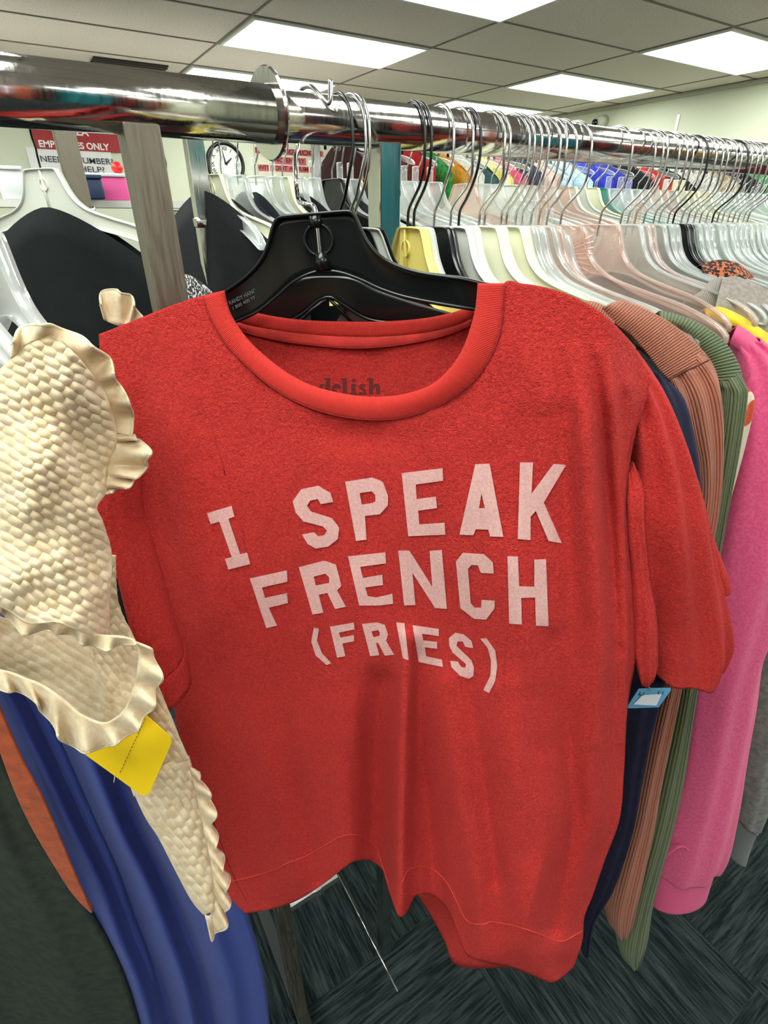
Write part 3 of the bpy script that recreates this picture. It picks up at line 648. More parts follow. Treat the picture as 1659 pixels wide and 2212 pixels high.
# wire basket
a = PA(368, 455, 1, 3.0); b = PA(428, 455, 1, 3.0)
t = thing('wire_basket', ((a.x + b.x) / 2, 3.1, PA(400, 500, 1, 3.0).z), 'black wire basket seen between the steel post and the orange-reflecting post', 'basket')
wb = MB(); z1 = a.z; z0 = PA(400, 500, 1, 3.0).z
for i in range(9):
    x_ = a.x + (b.x - a.x) * i / 8; wb.tube([(x_, 3.0, z1), (x_, 3.0, z0), (x_, 3.25, z0), (x_, 3.25, z1)], .0022, 5)
for i in range(4):
    z_ = z0 + (z1 - z0) * i / 3; wb.tube([(a.x, 3.0, z_), (b.x, 3.0, z_), (b.x, 3.25, z_), (a.x, 3.25, z_), (a.x, 3.0, z_)], .0022, 5)
wb.build('mesh', solidm('black_wire', (30, 30, 32), .5), t)
t2 = thing('display_stand', ((a.x + b.x) / 2, 3.12, 0), 'white stand carrying the wire basket', 'stand')
MB().box(((a.x + b.x) / 2, 3.12, z0 - .012), (b.x - a.x + .1, .34, .02)).build('top', FROST, t2, smooth=False); MB().box(((a.x + b.x) / 2, 3.12, (z0 - .02) / 2), (.05, .05, z0 - .02)).build('post', FROST, t2, smooth=False)
# pink star-shaped hats on the table
for i, (px, py, r) in enumerate(((700, 392, .05), (745, 385, .07))):
    c = PA(px, 400, 1, SHY + .3); zb = zt + .155
    t = thing('party_hat', (c.x, SHY + .35, zb), ['small hot pink pointed felt hat behind the main hook', 'larger hot pink pointed felt hat behind the chrome hooks'][i], 'hat')
    v = [Vector((c.x, SHY + .35, zb + .02))]; n_ = 5; ring = []
    for k in range(10):
        an = 2 * math.pi * k / 10; rr = r * (1.9 if k % 2 == 0 else .8); ring.append(Vector((c.x + rr * math.cos(an), SHY + .35 + rr * .6 * math.sin(an), zb + (.09 if k % 2 == 0 else .015))))
    vs = ring + [Vector((c.x, SHY + .35, zb + .10)), Vector((c.x, SHY + .35, zb))]; fs = [(k, (k + 1) % 10, 10) for k in range(10)] + [((k + 1) % 10, k, 11) for k in range(10)]
    mesh_obj('crown', vs, fs, solidm('hot_pink_felt', (236, 30, 110), .8), t, smooth=False)
# a rod standing on the far rack
c = PA(1464, 265, 1, TY); t = thing('sign_holder', (c.x, TY, TZ), 'thin chrome sign rod standing up behind the rail at right', 'rod'); MB().box((c.x, TY, (PA(1464, 247, 1, TY).z + TZ) / 2), (.012, .012, PA(1464, 247, 1, TY).z - TZ)).build('rod', CHROME, t, smooth=False)

# ---------------------------------------------------------------- the red t-shirt
D_U = [(0, .428), (.22, .424), (.45, .412), (.78, .378), (.92, .370), (1.0, .392)]
f_top = [(215, 722), (255, 706), (300, 688), (345, 670), (385, 655), (440, 640), (448, 668), (462, 700), (490, 745), (525, 782), (560, 815), (600, 845), (640, 868), (685, 886), (730, 898), (775, 905), (820, 907), (865, 903), (905, 893), (945, 878), (975, 860), (1005, 838), (1035, 808), (1060, 770), (1077, 728), (1084, 690), (1089, 612), (1130, 613), (1165, 618), (1210, 630), (1260, 652), (1305, 682), (1340, 715), (1370, 752), (1390, 790), (1402, 832)]
f_hem = [(531, 1973), (590, 1962), (640, 1945), (690, 1915), (730, 1885), (765, 1860), (800, 1858), (832, 1885), (846, 1935), (862, 1978), (880, 1968), (897, 1935), (935, 1932), (968, 1965), (990, 2015), (1010, 2062), (1050, 2078), (1100, 2088), (1150, 2106), (1195, 2121), (1238, 2088)]
f_left = [(215, 722), (222, 850), (238, 960), (265, 1055), (316, 1200), (350, 1320), (368, 1420), (378, 1530), (392, 1600), (430, 1694), (458, 1772), (485, 1914), (531, 1973)]
f_right = [(1402, 832), (1390, 880), (1374, 926), (1360, 998), (1352, 1070), (1354, 1143), (1362, 1233), (1372, 1330), (1374, 1408), (1355, 1525), (1347, 1662), (1342, 1740), (1333, 1786), (1306, 1857), (1279, 1935), (1261, 1981), (1257, 2032), (1238, 2088)]
RIDGES = [([(1300, 760), (1325, 900), (1340, 1100), (1352, 1400), (1340, 1600)], 13, 6.5), ([(1290, 780), (1300, 900), (1312, 1100), (1328, 1400)], 16, -6), ([(1240, 760), (1262, 900), (1275, 1100), (1290, 1350), (1290, 1600)], 22, 6), ([(1215, 900), (1225, 1100), (1235, 1250), (1245, 1600)], 22, -5),
 ([(1345, 780), (1365, 860), (1350, 960)], 14, 3), ([(1195, 1380), (1225, 1560), (1245, 1760), (1200, 2000)], 26, -9), ([(1090, 1500), (1130, 1750), (1130, 2050)], 50, 12), ([(1170, 1650), (1175, 1850), (1120, 2040)], 20, 5),
 ([(880, 1380), (872, 1550), (866, 1760), (864, 1990)], 20, 17), ([(905, 1420), (912, 1600), (930, 1800), (950, 2000)], 26, -12), ([(820, 1480), (812, 1650), (812, 1900)], 34, -24), ([(720, 1530), (740, 1700), (760, 1900)], 30, 5), ([(960, 1480), (985, 1650), (1020, 1850), (1050, 2060)], 28, 8), ([(1010, 1480), (1050, 1700), (1075, 1900)], 16, -4),
 ([(560, 1540), (590, 1700), (640, 1900)], 22, 3.5), ([(620, 1560), (650, 1750), (690, 1900)], 18, -3.5), ([(500, 1560), (535, 1750), (570, 1950)], 18, -3), ([(760, 1500), (770, 1620)], 14, 2.5), ([(300, 760), (330, 1000), (380, 1300)], 40, -5), ([(1120, 680), (1180, 900)], 60, 4),
 ([(980, 1300), (1040, 1600)], 60, -4), ([(1060, 1120), (1180, 1500)], 70, 5), ([(420, 1000), (470, 1400)], 60, 4), ([(650, 930), (900, 950)], 40, -3)]
def shirt_disp(x, y):
    s = 0
    for poly, w_, amp in RIDGES:
        x0 = min(a[0] for a in poly) - 3 * w_; x1 = max(a[0] for a in poly) + 3 * w_; y0 = poly[0][1] - 3 * w_; y1 = poly[-1][1] + 3 * w_
        if x0 < x < x1 and y0 < y < y1:
            d, t = seg_dist((x, y), poly); s += amp * math.exp(-(d / w_) ** 2) * min(1, (math.sin(math.pi * min(1, t * .5 + .12))) if poly[-1][1] > 1850 else math.sin(math.pi * (t * .8 + .1)))
    s *= 1.5; s += 1.9 * noise.noise(Vector((x / 60, y / 170, 3))) + .8 * noise.noise(Vector((x / 25, y / 60, 9)))
    return s / 1000
SM, SN = 230, 260
cg = coons(f_top, f_hem, f_left, f_right, SM, SN, 'x', 'x')
def side_x(poly):
    d = sorted((q[1], q[0]) for q in even(poly, 300))
    def f(y):
        if y <= d[0][0]: return d[0][1]
        for (a, b), (c, e) in zip(d[::10], d[10::10] + d[-1:]):
            if y <= c: return b + (e - b) * max(0, (y - a)) / max(c - a, 1e-6)
        return d[-1][1]
    return f
LX, RX = side_x(f_left), side_x(f_right)
rowsF = []
for i, r in enumerate(cg):
    rr = []
    for j, (x, y) in enumerate(r):
        lx = LX(y); u = (x - lx) / (RX(y) - lx); d0 = interp(D_U, u) - shirt_disp(x, y) * (.35 + .65 * max(0, min(1, (y - 700) / 160)))
        rr.append(PK(x, y, d0))
    rowsF.append(rr)
shirt = thing('t_shirt', (rowsF[-1][SN // 2].x, rowsF[-1][SN // 2].y, rowsF[-1][SN // 2].z), 'red short-sleeved t-shirt lettered I SPEAK FRENCH (FRIES) on the black hanger', 't-shirt')
front = sheet('front_panel', rowsF, RED, shirt)
bvh = BVHTree.FromPolygons([p for r in rowsF for p in r], grid_faces(SM, SN))
# collar rib
c_out = f_top[5:27]
c_in = [(484, 627), (490, 655), (500, 683), (521, 716), (545, 745), (575, 772), (608, 798), (640, 818), (680, 836), (725, 848), (775, 856), (820, 858), (862, 854), (900, 845), (935, 830), (962, 808), (984, 782), (1003, 748), (1016, 712), (1025, 680), (1030, 650), (1033, 612)]
def d_front(x): return interp(D_U, max(0, min(1, (x - 215) / 1187)))
rows = []
for k in range(9):
    v = k / 8; a = even(c_out, 120); b = even(c_in, 120)
    rows.append([PK(p[0] + (q[0] - p[0]) * v, p[1] + (q[1] - p[1]) * v, d_front(p[0]) - .0016 - .0022 * math.sin(math.pi * v) + .006 * max(0, v - .75)) for p, q in zip(a, b)])
cr = sheet('collar', rows, REDRIB, shirt, label='ribbed red neckband', solid=.0016)
sm = MB().tube([PK(x, y, d_front(x) - .0022) for x, y in even(c_out, 90)], .0007, 6); sm.build('collar_seam', solidm('red_thread', (150, 26, 26), .9), shirt)
# back panel with its own neckband inside
b_neck = [(484, 630), (500, 652), (522, 668), (545, 674), (600, 685), (660, 692), (740, 695), (820, 695), (900, 690), (960, 680), (1000, 668), (1020, 650), (1033, 618)]
b_top = f_top[:5] + [(440, 638)] + b_neck + [(1089, 612)] + f_top[27:]
cgb = coons(b_top, [(531, 1950), (620, 1915), (700, 1865), (790, 1835), (860, 1860), (915, 1930), (960, 2010), (990, 2066), (1100, 2070), (1238, 2070)], f_left, f_right, 90, 150, 'x', 'x')
def d_back(u): return interp(D_U, u) + .052 * math.sin(math.pi * u) ** .6 + .002
rowsB = [[PK(x, y, d_back(max(0, min(1, (x - r[0][0]) / (r[-1][0] - r[0][0])))) + .004 * noise.noise(Vector((x / 60, y / 200, 5)))) for j, (x, y) in enumerate(r)] for r in cgb]
sheet('back_panel', rowsB, RED, shirt)
def dbx(x): return d_back(max(0, min(1, (x - 215) / 1187)))
low1 = [(500, 690), (530, 702), (600, 715), (680, 724), (760, 728), (840, 727), (920, 718), (975, 705), (1018, 690)]
low2 = [(500, 700), (530, 718), (600, 735), (680, 746), (760, 752), (840, 748), (920, 735), (975, 720), (1018, 702)]
def strip(name, a, b, m, off, n=90, kk=5, label=None, bulge=.0012):
    A = even(a, n); B = even(b, n); rows = [[PK(p[0] + (q[0] - p[0]) * k / (kk - 1), p[1] + (q[1] - p[1]) * k / (kk - 1), dbx(p[0]) - off - bulge * math.sin(math.pi * k / (kk - 1))) for p, q in zip(A, B)] for k in range(kk)]
    return sheet(name, rows, m, shirt, label=label)
strip('collar', b_neck[1:-1], low1, REDRIB, .003, label='ribbed red neckband at the back')
strip('neck_tape', low1, low2, cloth('red_tape', (214, 62, 54), kind='fleece', bump=.4), .0035, label='red neck tape inside the collar')
MB().tube([PK(x, y, dbx(x) - .005) for x, y in even(low2, 90)], .0006, 5).build('tape_seam', MATS['red_thread'], shirt)
# printed lettering, laid on the front panel
def pr(pts): return [(400 + x / 1.8433, 950 + y / 1.8433) for x, y in pts]
GLY = [([(87, 292), (185, 263), (196, 306), (172, 314), (219, 455), (247, 449), (259, 495), (172, 517), (158, 474), (185, 467), (136, 326), (101, 336)],),
 ([(462, 197), (530, 183), (578, 211), (590, 248), (540, 256), (527, 236), (498, 242), (485, 262), (500, 285), (585, 312), (613, 350), (608, 395), (570, 425), (520, 433), (487, 415), (465, 377), (513, 368), (530, 384), (553, 380), (565, 362), (548, 345), (470, 325), (440, 290), (428, 245)],),
 ([(637, 167), (745, 150), (787, 167), (808, 225), (807, 262), (775, 297), (716, 303), (722, 398), (680, 403)], [(695, 212), (742, 205), (757, 220), (757, 245), (745, 252), (703, 258)]),
 ([(862, 133), (1025, 113), (1027, 163), (918, 178), (922, 236), (998, 226), (1003, 272), (928, 282), (932, 337), (1033, 330), (1036, 378), (888, 384)],),
 ([(1155, 97), (1212, 95), (1267, 387), (1213, 385), (1207, 358), (1158, 356), (1147, 380), (1092, 378)], [(1180, 213), (1193, 272), (1170, 273)]),
 ([(1333, 90), (1385, 90), (1379, 215), (1467, 95), (1517, 100), (1428, 250), (1500, 412), (1447, 403), (1396, 284), (1376, 306), (1375, 400), (1324, 395)],),
 ([(257, 552), (405, 520), (407, 565), (306, 588), (318, 630), (405, 610), (409, 650), (333, 669), (366, 740), (323, 750)],),
 ([(452, 507), (555, 481), (600, 497), (617, 560), (622, 582), (605, 600), (640, 665), (597, 674), (566, 610), (532, 617), (550, 688), (507, 696)], [(512, 545), (558, 533), (573, 548), (573, 570), (520, 580)]),
 ([(648, 464), (797, 448), (800, 492), (697, 506), (708, 550), (785, 537), (788, 578), (717, 588), (727, 622), (760, 628), (825, 613), (828, 653), (770, 660), (693, 660)],),
 ([(848, 441), (893, 441), (984, 585), (973, 442), (1022, 438), (1042, 674), (995, 670), (905, 530), (917, 658), (872, 660)],),
 ([(1078, 485), (1105, 450), (1190, 455), (1225, 488), (1229, 533), (1177, 530), (1165, 500), (1140, 498), (1126, 515), (1137, 650), (1152, 668), (1178, 668), (1180, 637), (1233, 640), (1232, 672), (1198, 716), (1150, 713), (1095, 670)],),
 ([(1283, 463), (1325, 465), (1330, 583), (1390, 585), (1390, 477), (1437, 475), (1447, 743), (1397, 740), (1393, 628), (1338, 630), (1341, 736), (1290, 732)],),
 ([(512, 748), (533, 752), (525, 800), (545, 850), (582, 890), (563, 897), (520, 860), (502, 805)],),
 ([(576, 744), (672, 728), (674, 755), (612, 768), (618, 787), (672, 778), (672, 803), (626, 811), (638, 862), (605, 868)],),
 ([(704, 733), (765, 727), (795, 737), (808, 775), (800, 800), (832, 856), (795, 860), (768, 808), (760, 810), (773, 858), (737, 862)], [(742, 763), (768, 758), (775, 768), (775, 780), (750, 786)]),
 ([(840, 727), (873, 730), (890, 878), (867, 870)],),
 ([(905, 738), (1010, 753), (1010, 782), (943, 772), (948, 798), (1003, 805), (1003, 832), (954, 826), (960, 862), (1022, 875), (1027, 905), (930, 885)],),
 ([(1050, 790), (1075, 768), (1108, 774), (1140, 800), (1147, 830), (1115, 824), (1105, 803), (1085, 803), (1080, 820), (1098, 838), (1140, 878), (1150, 905), (1148, 940), (1130, 952), (1095, 940), (1060, 905), (1055, 880), (1085, 883), (1100, 905), (1116, 908), (1118, 893), (1065, 848), (1052, 822)],),
 ([(1175, 792), (1200, 790), (1235, 840), (1243, 900), (1235, 960), (1210, 1008), (1187, 997), (1215, 940), (1218, 880), (1205, 830)],)]
NAMES = 'I S P E A K F R E N C H ( F R I E S )'.split()
CAM = Vector((0, 0, EYE))
def print_mesh(name, loops, surf_bvh, m, parent, off=.0020, step=9, label=None):
    bm = bmesh.new(); flat = [p for l in loops for p in l]; vs = [bm.verts.new((p[0], p[1], 0)) for p in flat]
    for t in tessellate_polygon([[Vector((p[0], p[1], 0)) for p in l] for l in loops]): bm.faces.new([vs[i] for i in t])
    xs = [p[0] for p in flat]; ys = [p[1] for p in flat]
    for ax, lo, hi in ((0, min(xs), max(xs)), (1, min(ys), max(ys))):
        q = math.floor(lo / step) * step + step
        while q < hi:
            co = [0, 0, 0]; co[ax] = q; no = [0, 0, 0]; no[ax] = 1
            bmesh.ops.bisect_plane(bm, geom=bm.verts[:] + bm.edges[:] + bm.faces[:], plane_co=co, plane_no=no, dist=1e-5); q += step
    bm.verts.index_update(); out = []
    for v in bm.verts:
        d = (P(v.co.x, v.co.y, .4) - CAM).normalized(); h = surf_bvh.ray_cast(CAM, d)
        out.append((h[0] - d * off) if h[0] is not None else PK(v.co.x, v.co.y, .40))
    fs = [tuple(v.index for v in f.verts) for f in bm.faces]; bm.free()
    return mesh_obj(name, out, fs, m, parent, smooth=True, label=label)
PRINT = cloth('print_ink', (222, 178, 172), (212, 160, 154), 'fleece', 1.0, .5, .8, .1, 500, .0008)
for ch, loops in zip(NAMES, GLY):
    print_mesh('printed_letter' if ch not in '()' else 'printed_bracket', [pr(l) for l in loops], bvh, PRINT, shirt, label='pinkish white printed character ' + ch)
# size-label print inside the back
bb = BVHTree.FromPolygons([p for r in rowsB for p in r], grid_faces(90, 150))
def el(cx, cy, rx, ry, a0=0, a1=360, n=18): return [(cx + rx * math.cos(math.radians(a0 + (a1 - a0) * i / n)), cy + ry * math.sin(math.radians(a0 + (a1 - a0) * i / n))) for i in range(n + (0 if abs(a1 - a0) == 360 else 1))]
INK = solidm('faded_black_ink', (96, 26, 26), .9)
DEL = [([(704, 817), (713, 817), (713, 851), (704, 851)],), (el(697, 840, 9, 11), el(699, 840, 3.5, 9)), ([(700, 817), (704, 817), (704, 820), (700, 820)],),
 (el(727, 840, 10, 11, 30, 330) + [(737, 838), (722, 838), (722, 841), (731, 847)],), ([(740, 817), (749, 817), (749, 851), (740, 851)],), ([(736, 817), (740, 817), (740, 820), (736, 820)],), ([(736, 849), (753, 849), (753, 852), (736, 852)],),
 ([(759, 829), (768, 829), (768, 851), (759, 851)],), (el(764, 822, 5, 4),), ([(755, 849), (772, 849), (772, 852), (755, 852)],),
 ([(790, 836), (788, 830), (780, 829), (775, 834), (777, 840), (785, 844), (783, 849), (776, 845), (775, 852), (784, 853), (791, 849), (791, 842), (783, 837), (783, 832)],),
 ([(797, 817), (806, 817), (806, 851), (797, 851)],), ([(793, 817), (797, 817), (797, 820), (793, 820)],), ([(806, 833), (811, 829), (817, 829), (821, 834), (821, 851), (812, 851), (812, 835), (806, 838)],)]
dm_v = MB()
for loops in DEL:
    o = print_mesh('tmp', [l for l in loops], bb, INK, None, .0010, 12); dm_v.add([v.co + o.location for v in o.data.vertices], [tuple(p.vertices) for p in o.data.polygons]); bpy.data.objects.remove(o)
dm_v.build('inside_print', INK, shirt, label='faded black word delish printed inside the back neck')
for nm_, ln in (('armhole_seam', [(1402, 850), (1385, 895), (1372, 928), (1360, 998), (1352, 1070), (1353, 1143), (1360, 1233)]), ('side_seam', [(436, 1715), (462, 1790), (495, 1880), (528, 1945)]), ('armhole_seam', [(268, 1052), (296, 1120), (318, 1205), (345, 1290)])):
    pts_ = []
    for x_, y_ in even(ln, 60):
        d_ = (P(x_ - (4 if x_ > 800 else -4), y_, .4) - CAM).normalized(); h_ = bvh.ray_cast(CAM, d_)
        if h_[0] is not None: pts_.append(h_[0] - d_ * .0008)
    if len(pts_) > 4: MB().tube(pts_, .0007, 5).build(nm_, solidm('red_thread', (150, 26, 26), .9), shirt)
# sleeves
tube_edges('sleeve', [(228, 960, 300, 1000, .395, .412, .016), (221, 1080, 303, 1110, .38, .402, .018), (256, 1200, 322, 1190, .375, .395, .02), (279, 1300, 352, 1291, .372, .388, .02), (300, 1380, 374, 1365, .37, .382, .02), (322, 1440, 393, 1425, .37, .38, .019), (343, 1503, 407, 1484, .37, .378, .017)], RED, shirt, wob=.002)
tube_edges('sleeve_hem', [(320, 1437, 395, 1424, .3685, .378, .0212), (342, 1505, 409, 1486, .3685, .376, .0192)], RED, shirt, M=6)
def slv(q, v, u): return q + HEAD * (.004 * math.sin(u * 40 + v * 5) * (.3 + v)) + Vector((0, 0, .004 * math.sin(u * 2 * math.pi + 1) * v))
tube_edges('sleeve', [(1330, 770, 1376, 758, .415, .425, .006), (1350, 850, 1430, 842, .41, .43, .018), (1362, 930, 1463, 922, .41, .433, .026), (1370, 1010, 1492, 1010, .412, .438, .032), (1372, 1105, 1515, 1106, .41, .44, .034), (1385, 1215, 1535, 1215, .415, .445, .034), (1395, 1305, 1557, 1305, .42, .45, .034), (1403, 1380, 1566, 1378, .42, .455, .032), (1412, 1442, 1545, 1425, .42, .455, .028)], RED, shirt, wob=.004, fn=slv)
tube_edges('sleeve_fold', [(1356, 1020, 1368, 1000, .397, .40, .002), (1354, 1085, 1390, 1060, .389, .395, .007), (1355, 1150, 1388, 1120, .39, .395, .01), (1362, 1230, 1396, 1230, .392, .40, .012), (1368, 1320, 1412, 1320, .392, .40, .014), (1370, 1400, 1416, 1415, .392, .40, .013), (1380, 1455, 1413, 1440, .392, .40, .011), (1387, 1478, 1403, 1466, .392, .40, .005)], RED, shirt, wob=.002)
tube_edges('sleeve_back_fold', [(1505, 1095, 1518, 1110, .46, .465, .004), (1515, 1160, 1545, 1180, .465, .47, .01), (1530, 1230, 1568, 1240, .465, .47, .012), (1545, 1278, 1574, 1268, .465, .47, .01)], RED, shirt, M=24)
# hem fold line stitched along the bottom
for nm, off_ in (('hem_stitch', 16),):
    rr = rowsF[-off_]; MB().tube([p - HEAD * .0012 for p in rr[::3]], .0006, 5).build(nm, solidm('hem_thread', (200, 60, 50), .9), shirt)

# ---------------------------------------------------------------- black hanger of the t-shirt
def d_h(x): return interp([(250, .436), (480, .432), (690, .424), (1035, .402), (1320, .392)], x)
h_top = [(290, 742), (380, 690), (440, 658), (484, 631), (520, 607), (551, 579), (571, 551), (583, 520), (590, 494), (598, 476), (612, 468), (683, 462), (748, 457), (762, 461), (770, 474), (778, 492), (794, 523), (818, 551), (850, 571), (897, 587), (957, 597), (997, 602), (1040, 612), (1120, 632), (1200, 665), (1300, 725)]
h_bot = [(1296, 742), (1200, 702), (1120, 682), (1025, 667), (937, 653), (870, 639), (822, 623), (778, 603), (734, 588), (695, 585), (663, 593), (631, 611), (599, 639), (559, 671), (508, 695), (440, 722), (380, 745), (300, 770)]
bh = thing('clothes_hanger', P(690, 462, .424), 'black plastic hanger holding the red t-shirt, with a chrome hook', 'hanger')
def outline_web(name, top, bot, df, m, parent, th=.0025):
    T = even(top, 70); B = even(bot[::-1], 70); rows = [[P(p[0] + (q[0] - p[0]) * k / 8, p[1] + (q[1] - p[1]) * k / 8, df(p[0])) for p, q in zip(T, B)] for k in range(9)]
    return sheet(name, rows, m, parent, solid=th)
outline_web('body', h_top, h_bot, d_h, BLACKP, bh)
def edge_strip(name, line, df, m, parent, depth=.010, th=.0022, closed=False, k0=-.45):
    L_ = even(line, 140); rows = [[P(x, y, df(x)) + HEAD * (depth * (k0 + k / 2)) for x, y in L_] for k in range(3)]
    return sheet(name, rows, m, parent, solid=th)
edge_strip('rim', h_top, d_h, BLACKP, bh); edge_strip('rim', h_bot, d_h, BLACKP, bh)
inner = [(300, 752), (440, 676), (520, 626), (565, 585), (590, 540), (600, 500), (612, 482), (683, 474), (745, 470), (756, 480), (780, 530), (812, 566), (850, 584), (897, 600), (957, 611), (1030, 628)]
edge_strip('inner_rib', inner[:], lambda x: d_h(x) - .0015, BLACKP, bh, .003, .0015) if False else None
rg = MB(); c = P(689, 518, .424) ; n_ = HEAD; a_ = Vector((Rx, Ry, 0)); b_ = Vector((0, 0, 1))
rg.tube([c - HEAD * .003 + (a_ * math.cos(t_) + b_ * math.sin(t_)) * .0098 for t_ in [2 * math.pi * i / 40 for i in range(41)]], .0012, 8, cap=False)
rg.build('boss_ring', BLACKP, bh)
MB().tube([P(680, 466, .420), P(683, 492, .420)], .0045, 12).build('neck_socket', BLACKP, bh)
MB().tube([P(692, 545, .4205), P(699, 582, .4205)], [.004, .006], 12).build('neck_spine', BLACKP, bh)
# embossed maker lines as on the arm
def hanger_text(s, p0, p1, h, m):
    v, f, w0 = text_mesh(s, 1.0, .01); k = math.hypot(p1[0] - p0[0], p1[1] - p0[1]) / w0; dx, dy = (p1[0] - p0[0]), (p1[1] - p0[1]); L_ = math.hypot(dx, dy); dx /= L_; dy /= L_
    cx, cy = (p0[0] + p1[0]) / 2, (p0[1] + p1[1]) / 2
    return [P(cx + a.x * k * dx + a.y * h * dy, cy + a.x * k * dy - a.y * h * dx, d_h(cx) - .0022) for a in v], f
tx = MB(); tx.add(*hanger_text('RANDY HANGERS', (495, 655), (566, 620), 9, None)); tx.add(*hanger_text('1 800 400 7710', (503, 666), (560, 637), 7, None))
tx.build('embossed_text', solidm('embossed_grey', (92, 98, 98), .5), bh, smooth=False)
cx_ = .222; pts = [(cx_ + .006, RY - .013, RZ + .021), (cx_ + .006, RY - .017, RZ + .0145)]
tip = [Vector((cx_ + .012, RY - .020, RZ + .022)), Vector((cx_ + .010, RY - .0205, RZ + .008)), Vector((cx_ + .006, RY - .0145, RZ + .0125)), Vector((cx_ + .003, RY - .004, RZ + .0195)), Vector((cx_, RY + .008, RZ + .0185)), Vector((cx_, RY + .018, RZ + .008)), Vector((cx_, RY + .0195, RZ - .004)), Vector((cx_ - .002, RY + .015, RZ - .017)), P(637, 340, .50), P(640, 395, .47), P(645, 432, .483), P(656, 441, .435), P(672, 443, .428), P(680, 452, .424), P(684, 475, .4215), P(689, 520, .4205), P(693, 560, .4205), P(696, 572, .4205)]
MB().tube(catmull([tuple(q) for q in tip], 110), .0017, 10).build('hook', WIRE, bh)
# second black hanger behind, under the arch
b2 = thing('clothes_hanger', P(700, 625, .488), 'black plastic hanger seen under the arch of the t-shirt hanger', 'hanger')
d2 = lambda x: .486 - (x - 690) * .00006
t2_ = [(520, 690), (570, 650), (610, 618), (650, 600), (700, 596), (760, 600), (820, 628), (900, 655), (990, 680)]; bt_ = [(985, 720), (880, 700), (800, 690), (745, 660), (715, 642), (690, 648), (650, 680), (600, 705), (530, 720)]
outline_web('body', t2_, bt_, d2, BLACKP, b2, .002); edge_strip('rim', bt_, d2, BLACKP, b2, .008)
MB().tube([P(640, 700, .483), P(676, 668, .483), P(704, 646, .483)], .0016, 8).tube([P(775, 712, .483), P(740, 675, .483), P(712, 646, .483)], .0016, 8).build('strut', BLACKP, b2)

# ---------------------------------------------------------------- cream smocked blouse
CRM = cloth('cream_cotton', (230, 212, 180), (210, 188, 150), 'jersey', 1.0, .5, .9, .2, 120, .0006)
def smock(q, nrm, uu, vv, a=.010, b=.0052, amp=.0016):
    """puffed cells between rows of shirring thread (uu along the rows, vv across)"""
    r = vv / b; k = math.floor(r); fr = r - k
    s = abs(math.sin(math.pi * (uu / a + (k % 2) * .5 + .35 * noise.noise(Vector((uu * 60, k * .7, 0))))))
    h = (math.sin(math.pi * fr) ** .6) * (.25 + .75 * s)
    return q + nrm * (amp * h)
bl = thing('blouse', PK(250, 1900, .30), 'cream smocked blouse with ruffled edges at the left edge of the photo', 'blouse')
def smock_sheet(name, top, bot, left, right, df, M=260, N=260, a=.0085, b=.0046, amp=.0030, parent=bl, bow=.0, ang=.55, m=CRM, k=.18):
    g = coons(top, bot, left, right, M, N); rows = []
    base_ = [[PK(x, y, df(x, y, j / (N - 1), i / (M - 1)), k) for j, (x, y) in enumerate(r)] for i, r in enumerate(g)]
    ca, sa = math.cos(ang), math.sin(ang); av = (Vector((Rx, Ry, 0)), Vector((0, 0, -1)))
    for i, r in enumerate(base_):
        rr = []
        for j, q in enumerate(r):
            x, y = g[i][j]; e = min(i, M - 1 - i, j, N - 1 - j)
            sc = .30 / 1150; X = (x * ca + y * sa) * sc; Y = (-x * sa + y * ca) * sc
            rr.append(smock(q, (CAM - q).normalized(), X, Y + .0015 * noise.noise(Vector((x / 70, y / 70, 0))), a, b, amp * min(1, e / 6)))
        rows.append(rr)
    return sheet(name, rows, m, parent)
def ruffle(name, inner_, outer_, df, parent=bl, n=220, kk=10, waves=14, amp=.008, m=CRM, k=.18, ph=0, thick=.0012):
    A = even(inner_, n); B = even(outer_, n); rows = []
    for q in range(kk):
        v = q / (kk - 1); r = []
        for i, (p, s) in enumerate(zip(A, B)):
            u = i / (n - 1); wv = math.sin(u * waves * 2 * math.pi + 1.3 * math.sin(u * 9 + ph) + ph)
            x = p[0] + (s[0] - p[0]) * v + 5 * v * math.cos(u * waves * 2 * math.pi + ph); y = p[1] + (s[1] - p[1]) * v + 4 * v * wv
            r.append(PK(x, y, df(p[0], p[1]) - amp * v * wv, k))
        rows.append(r)
    o = sheet(name, rows, m, parent, solid=thick)
    MB().tube(rows[-1][::2], .0009, 6).build(name + '_edge', cloth('cream_thread', (236, 220, 184), bump=.8), o)
    return o
def dS(x, y, u, v): return .300 - .050 * math.sin(math.pi * max(0, min(1, (x + 120) / 420))) + .012 * noise.noise(Vector((x / 120, y / 120, 2)))
smock_sheet('sleeve', [(-140, 900), (-60, 840), (0, 800), (60, 745), (110, 725), (165, 770)], [(-120, 1290), (0, 1310), (60, 1345), (124, 1345), (178, 1365), (235, 1380)], [(-140, 900), (-160, 1100), (-120, 1290)], [(165, 770), (225, 850), (250, 940), (235, 1020), (228, 1064), (208, 1096), (222, 1130), (240, 1200), (236, 1300), (235, 1380)], dS)
dR = lambda x, y: .300 - .050 * math.sin(math.pi * max(0, min(1, (x + 120) / 420)))
ruffle('top_ruffle', [(25, 775), (60, 745), (110, 728), (165, 768), (200, 810), (232, 870), (250, 935)], [(22, 745), (45, 716), (99, 698), (150, 722), (208, 748), (240, 795), (274, 868), (291, 900), (276, 940)], lambda x, y: dR(x, y) + .002, waves=5, amp=.007)
ruffle('side_ruffle', [(248, 940), (236, 985), (232, 1030), (222, 1070)], [(284, 940), (322, 975), (306, 1020), (262, 1056), (235, 1062)], lambda x, y: dR(x, y) + .004, waves=4, amp=.009, kk=12)
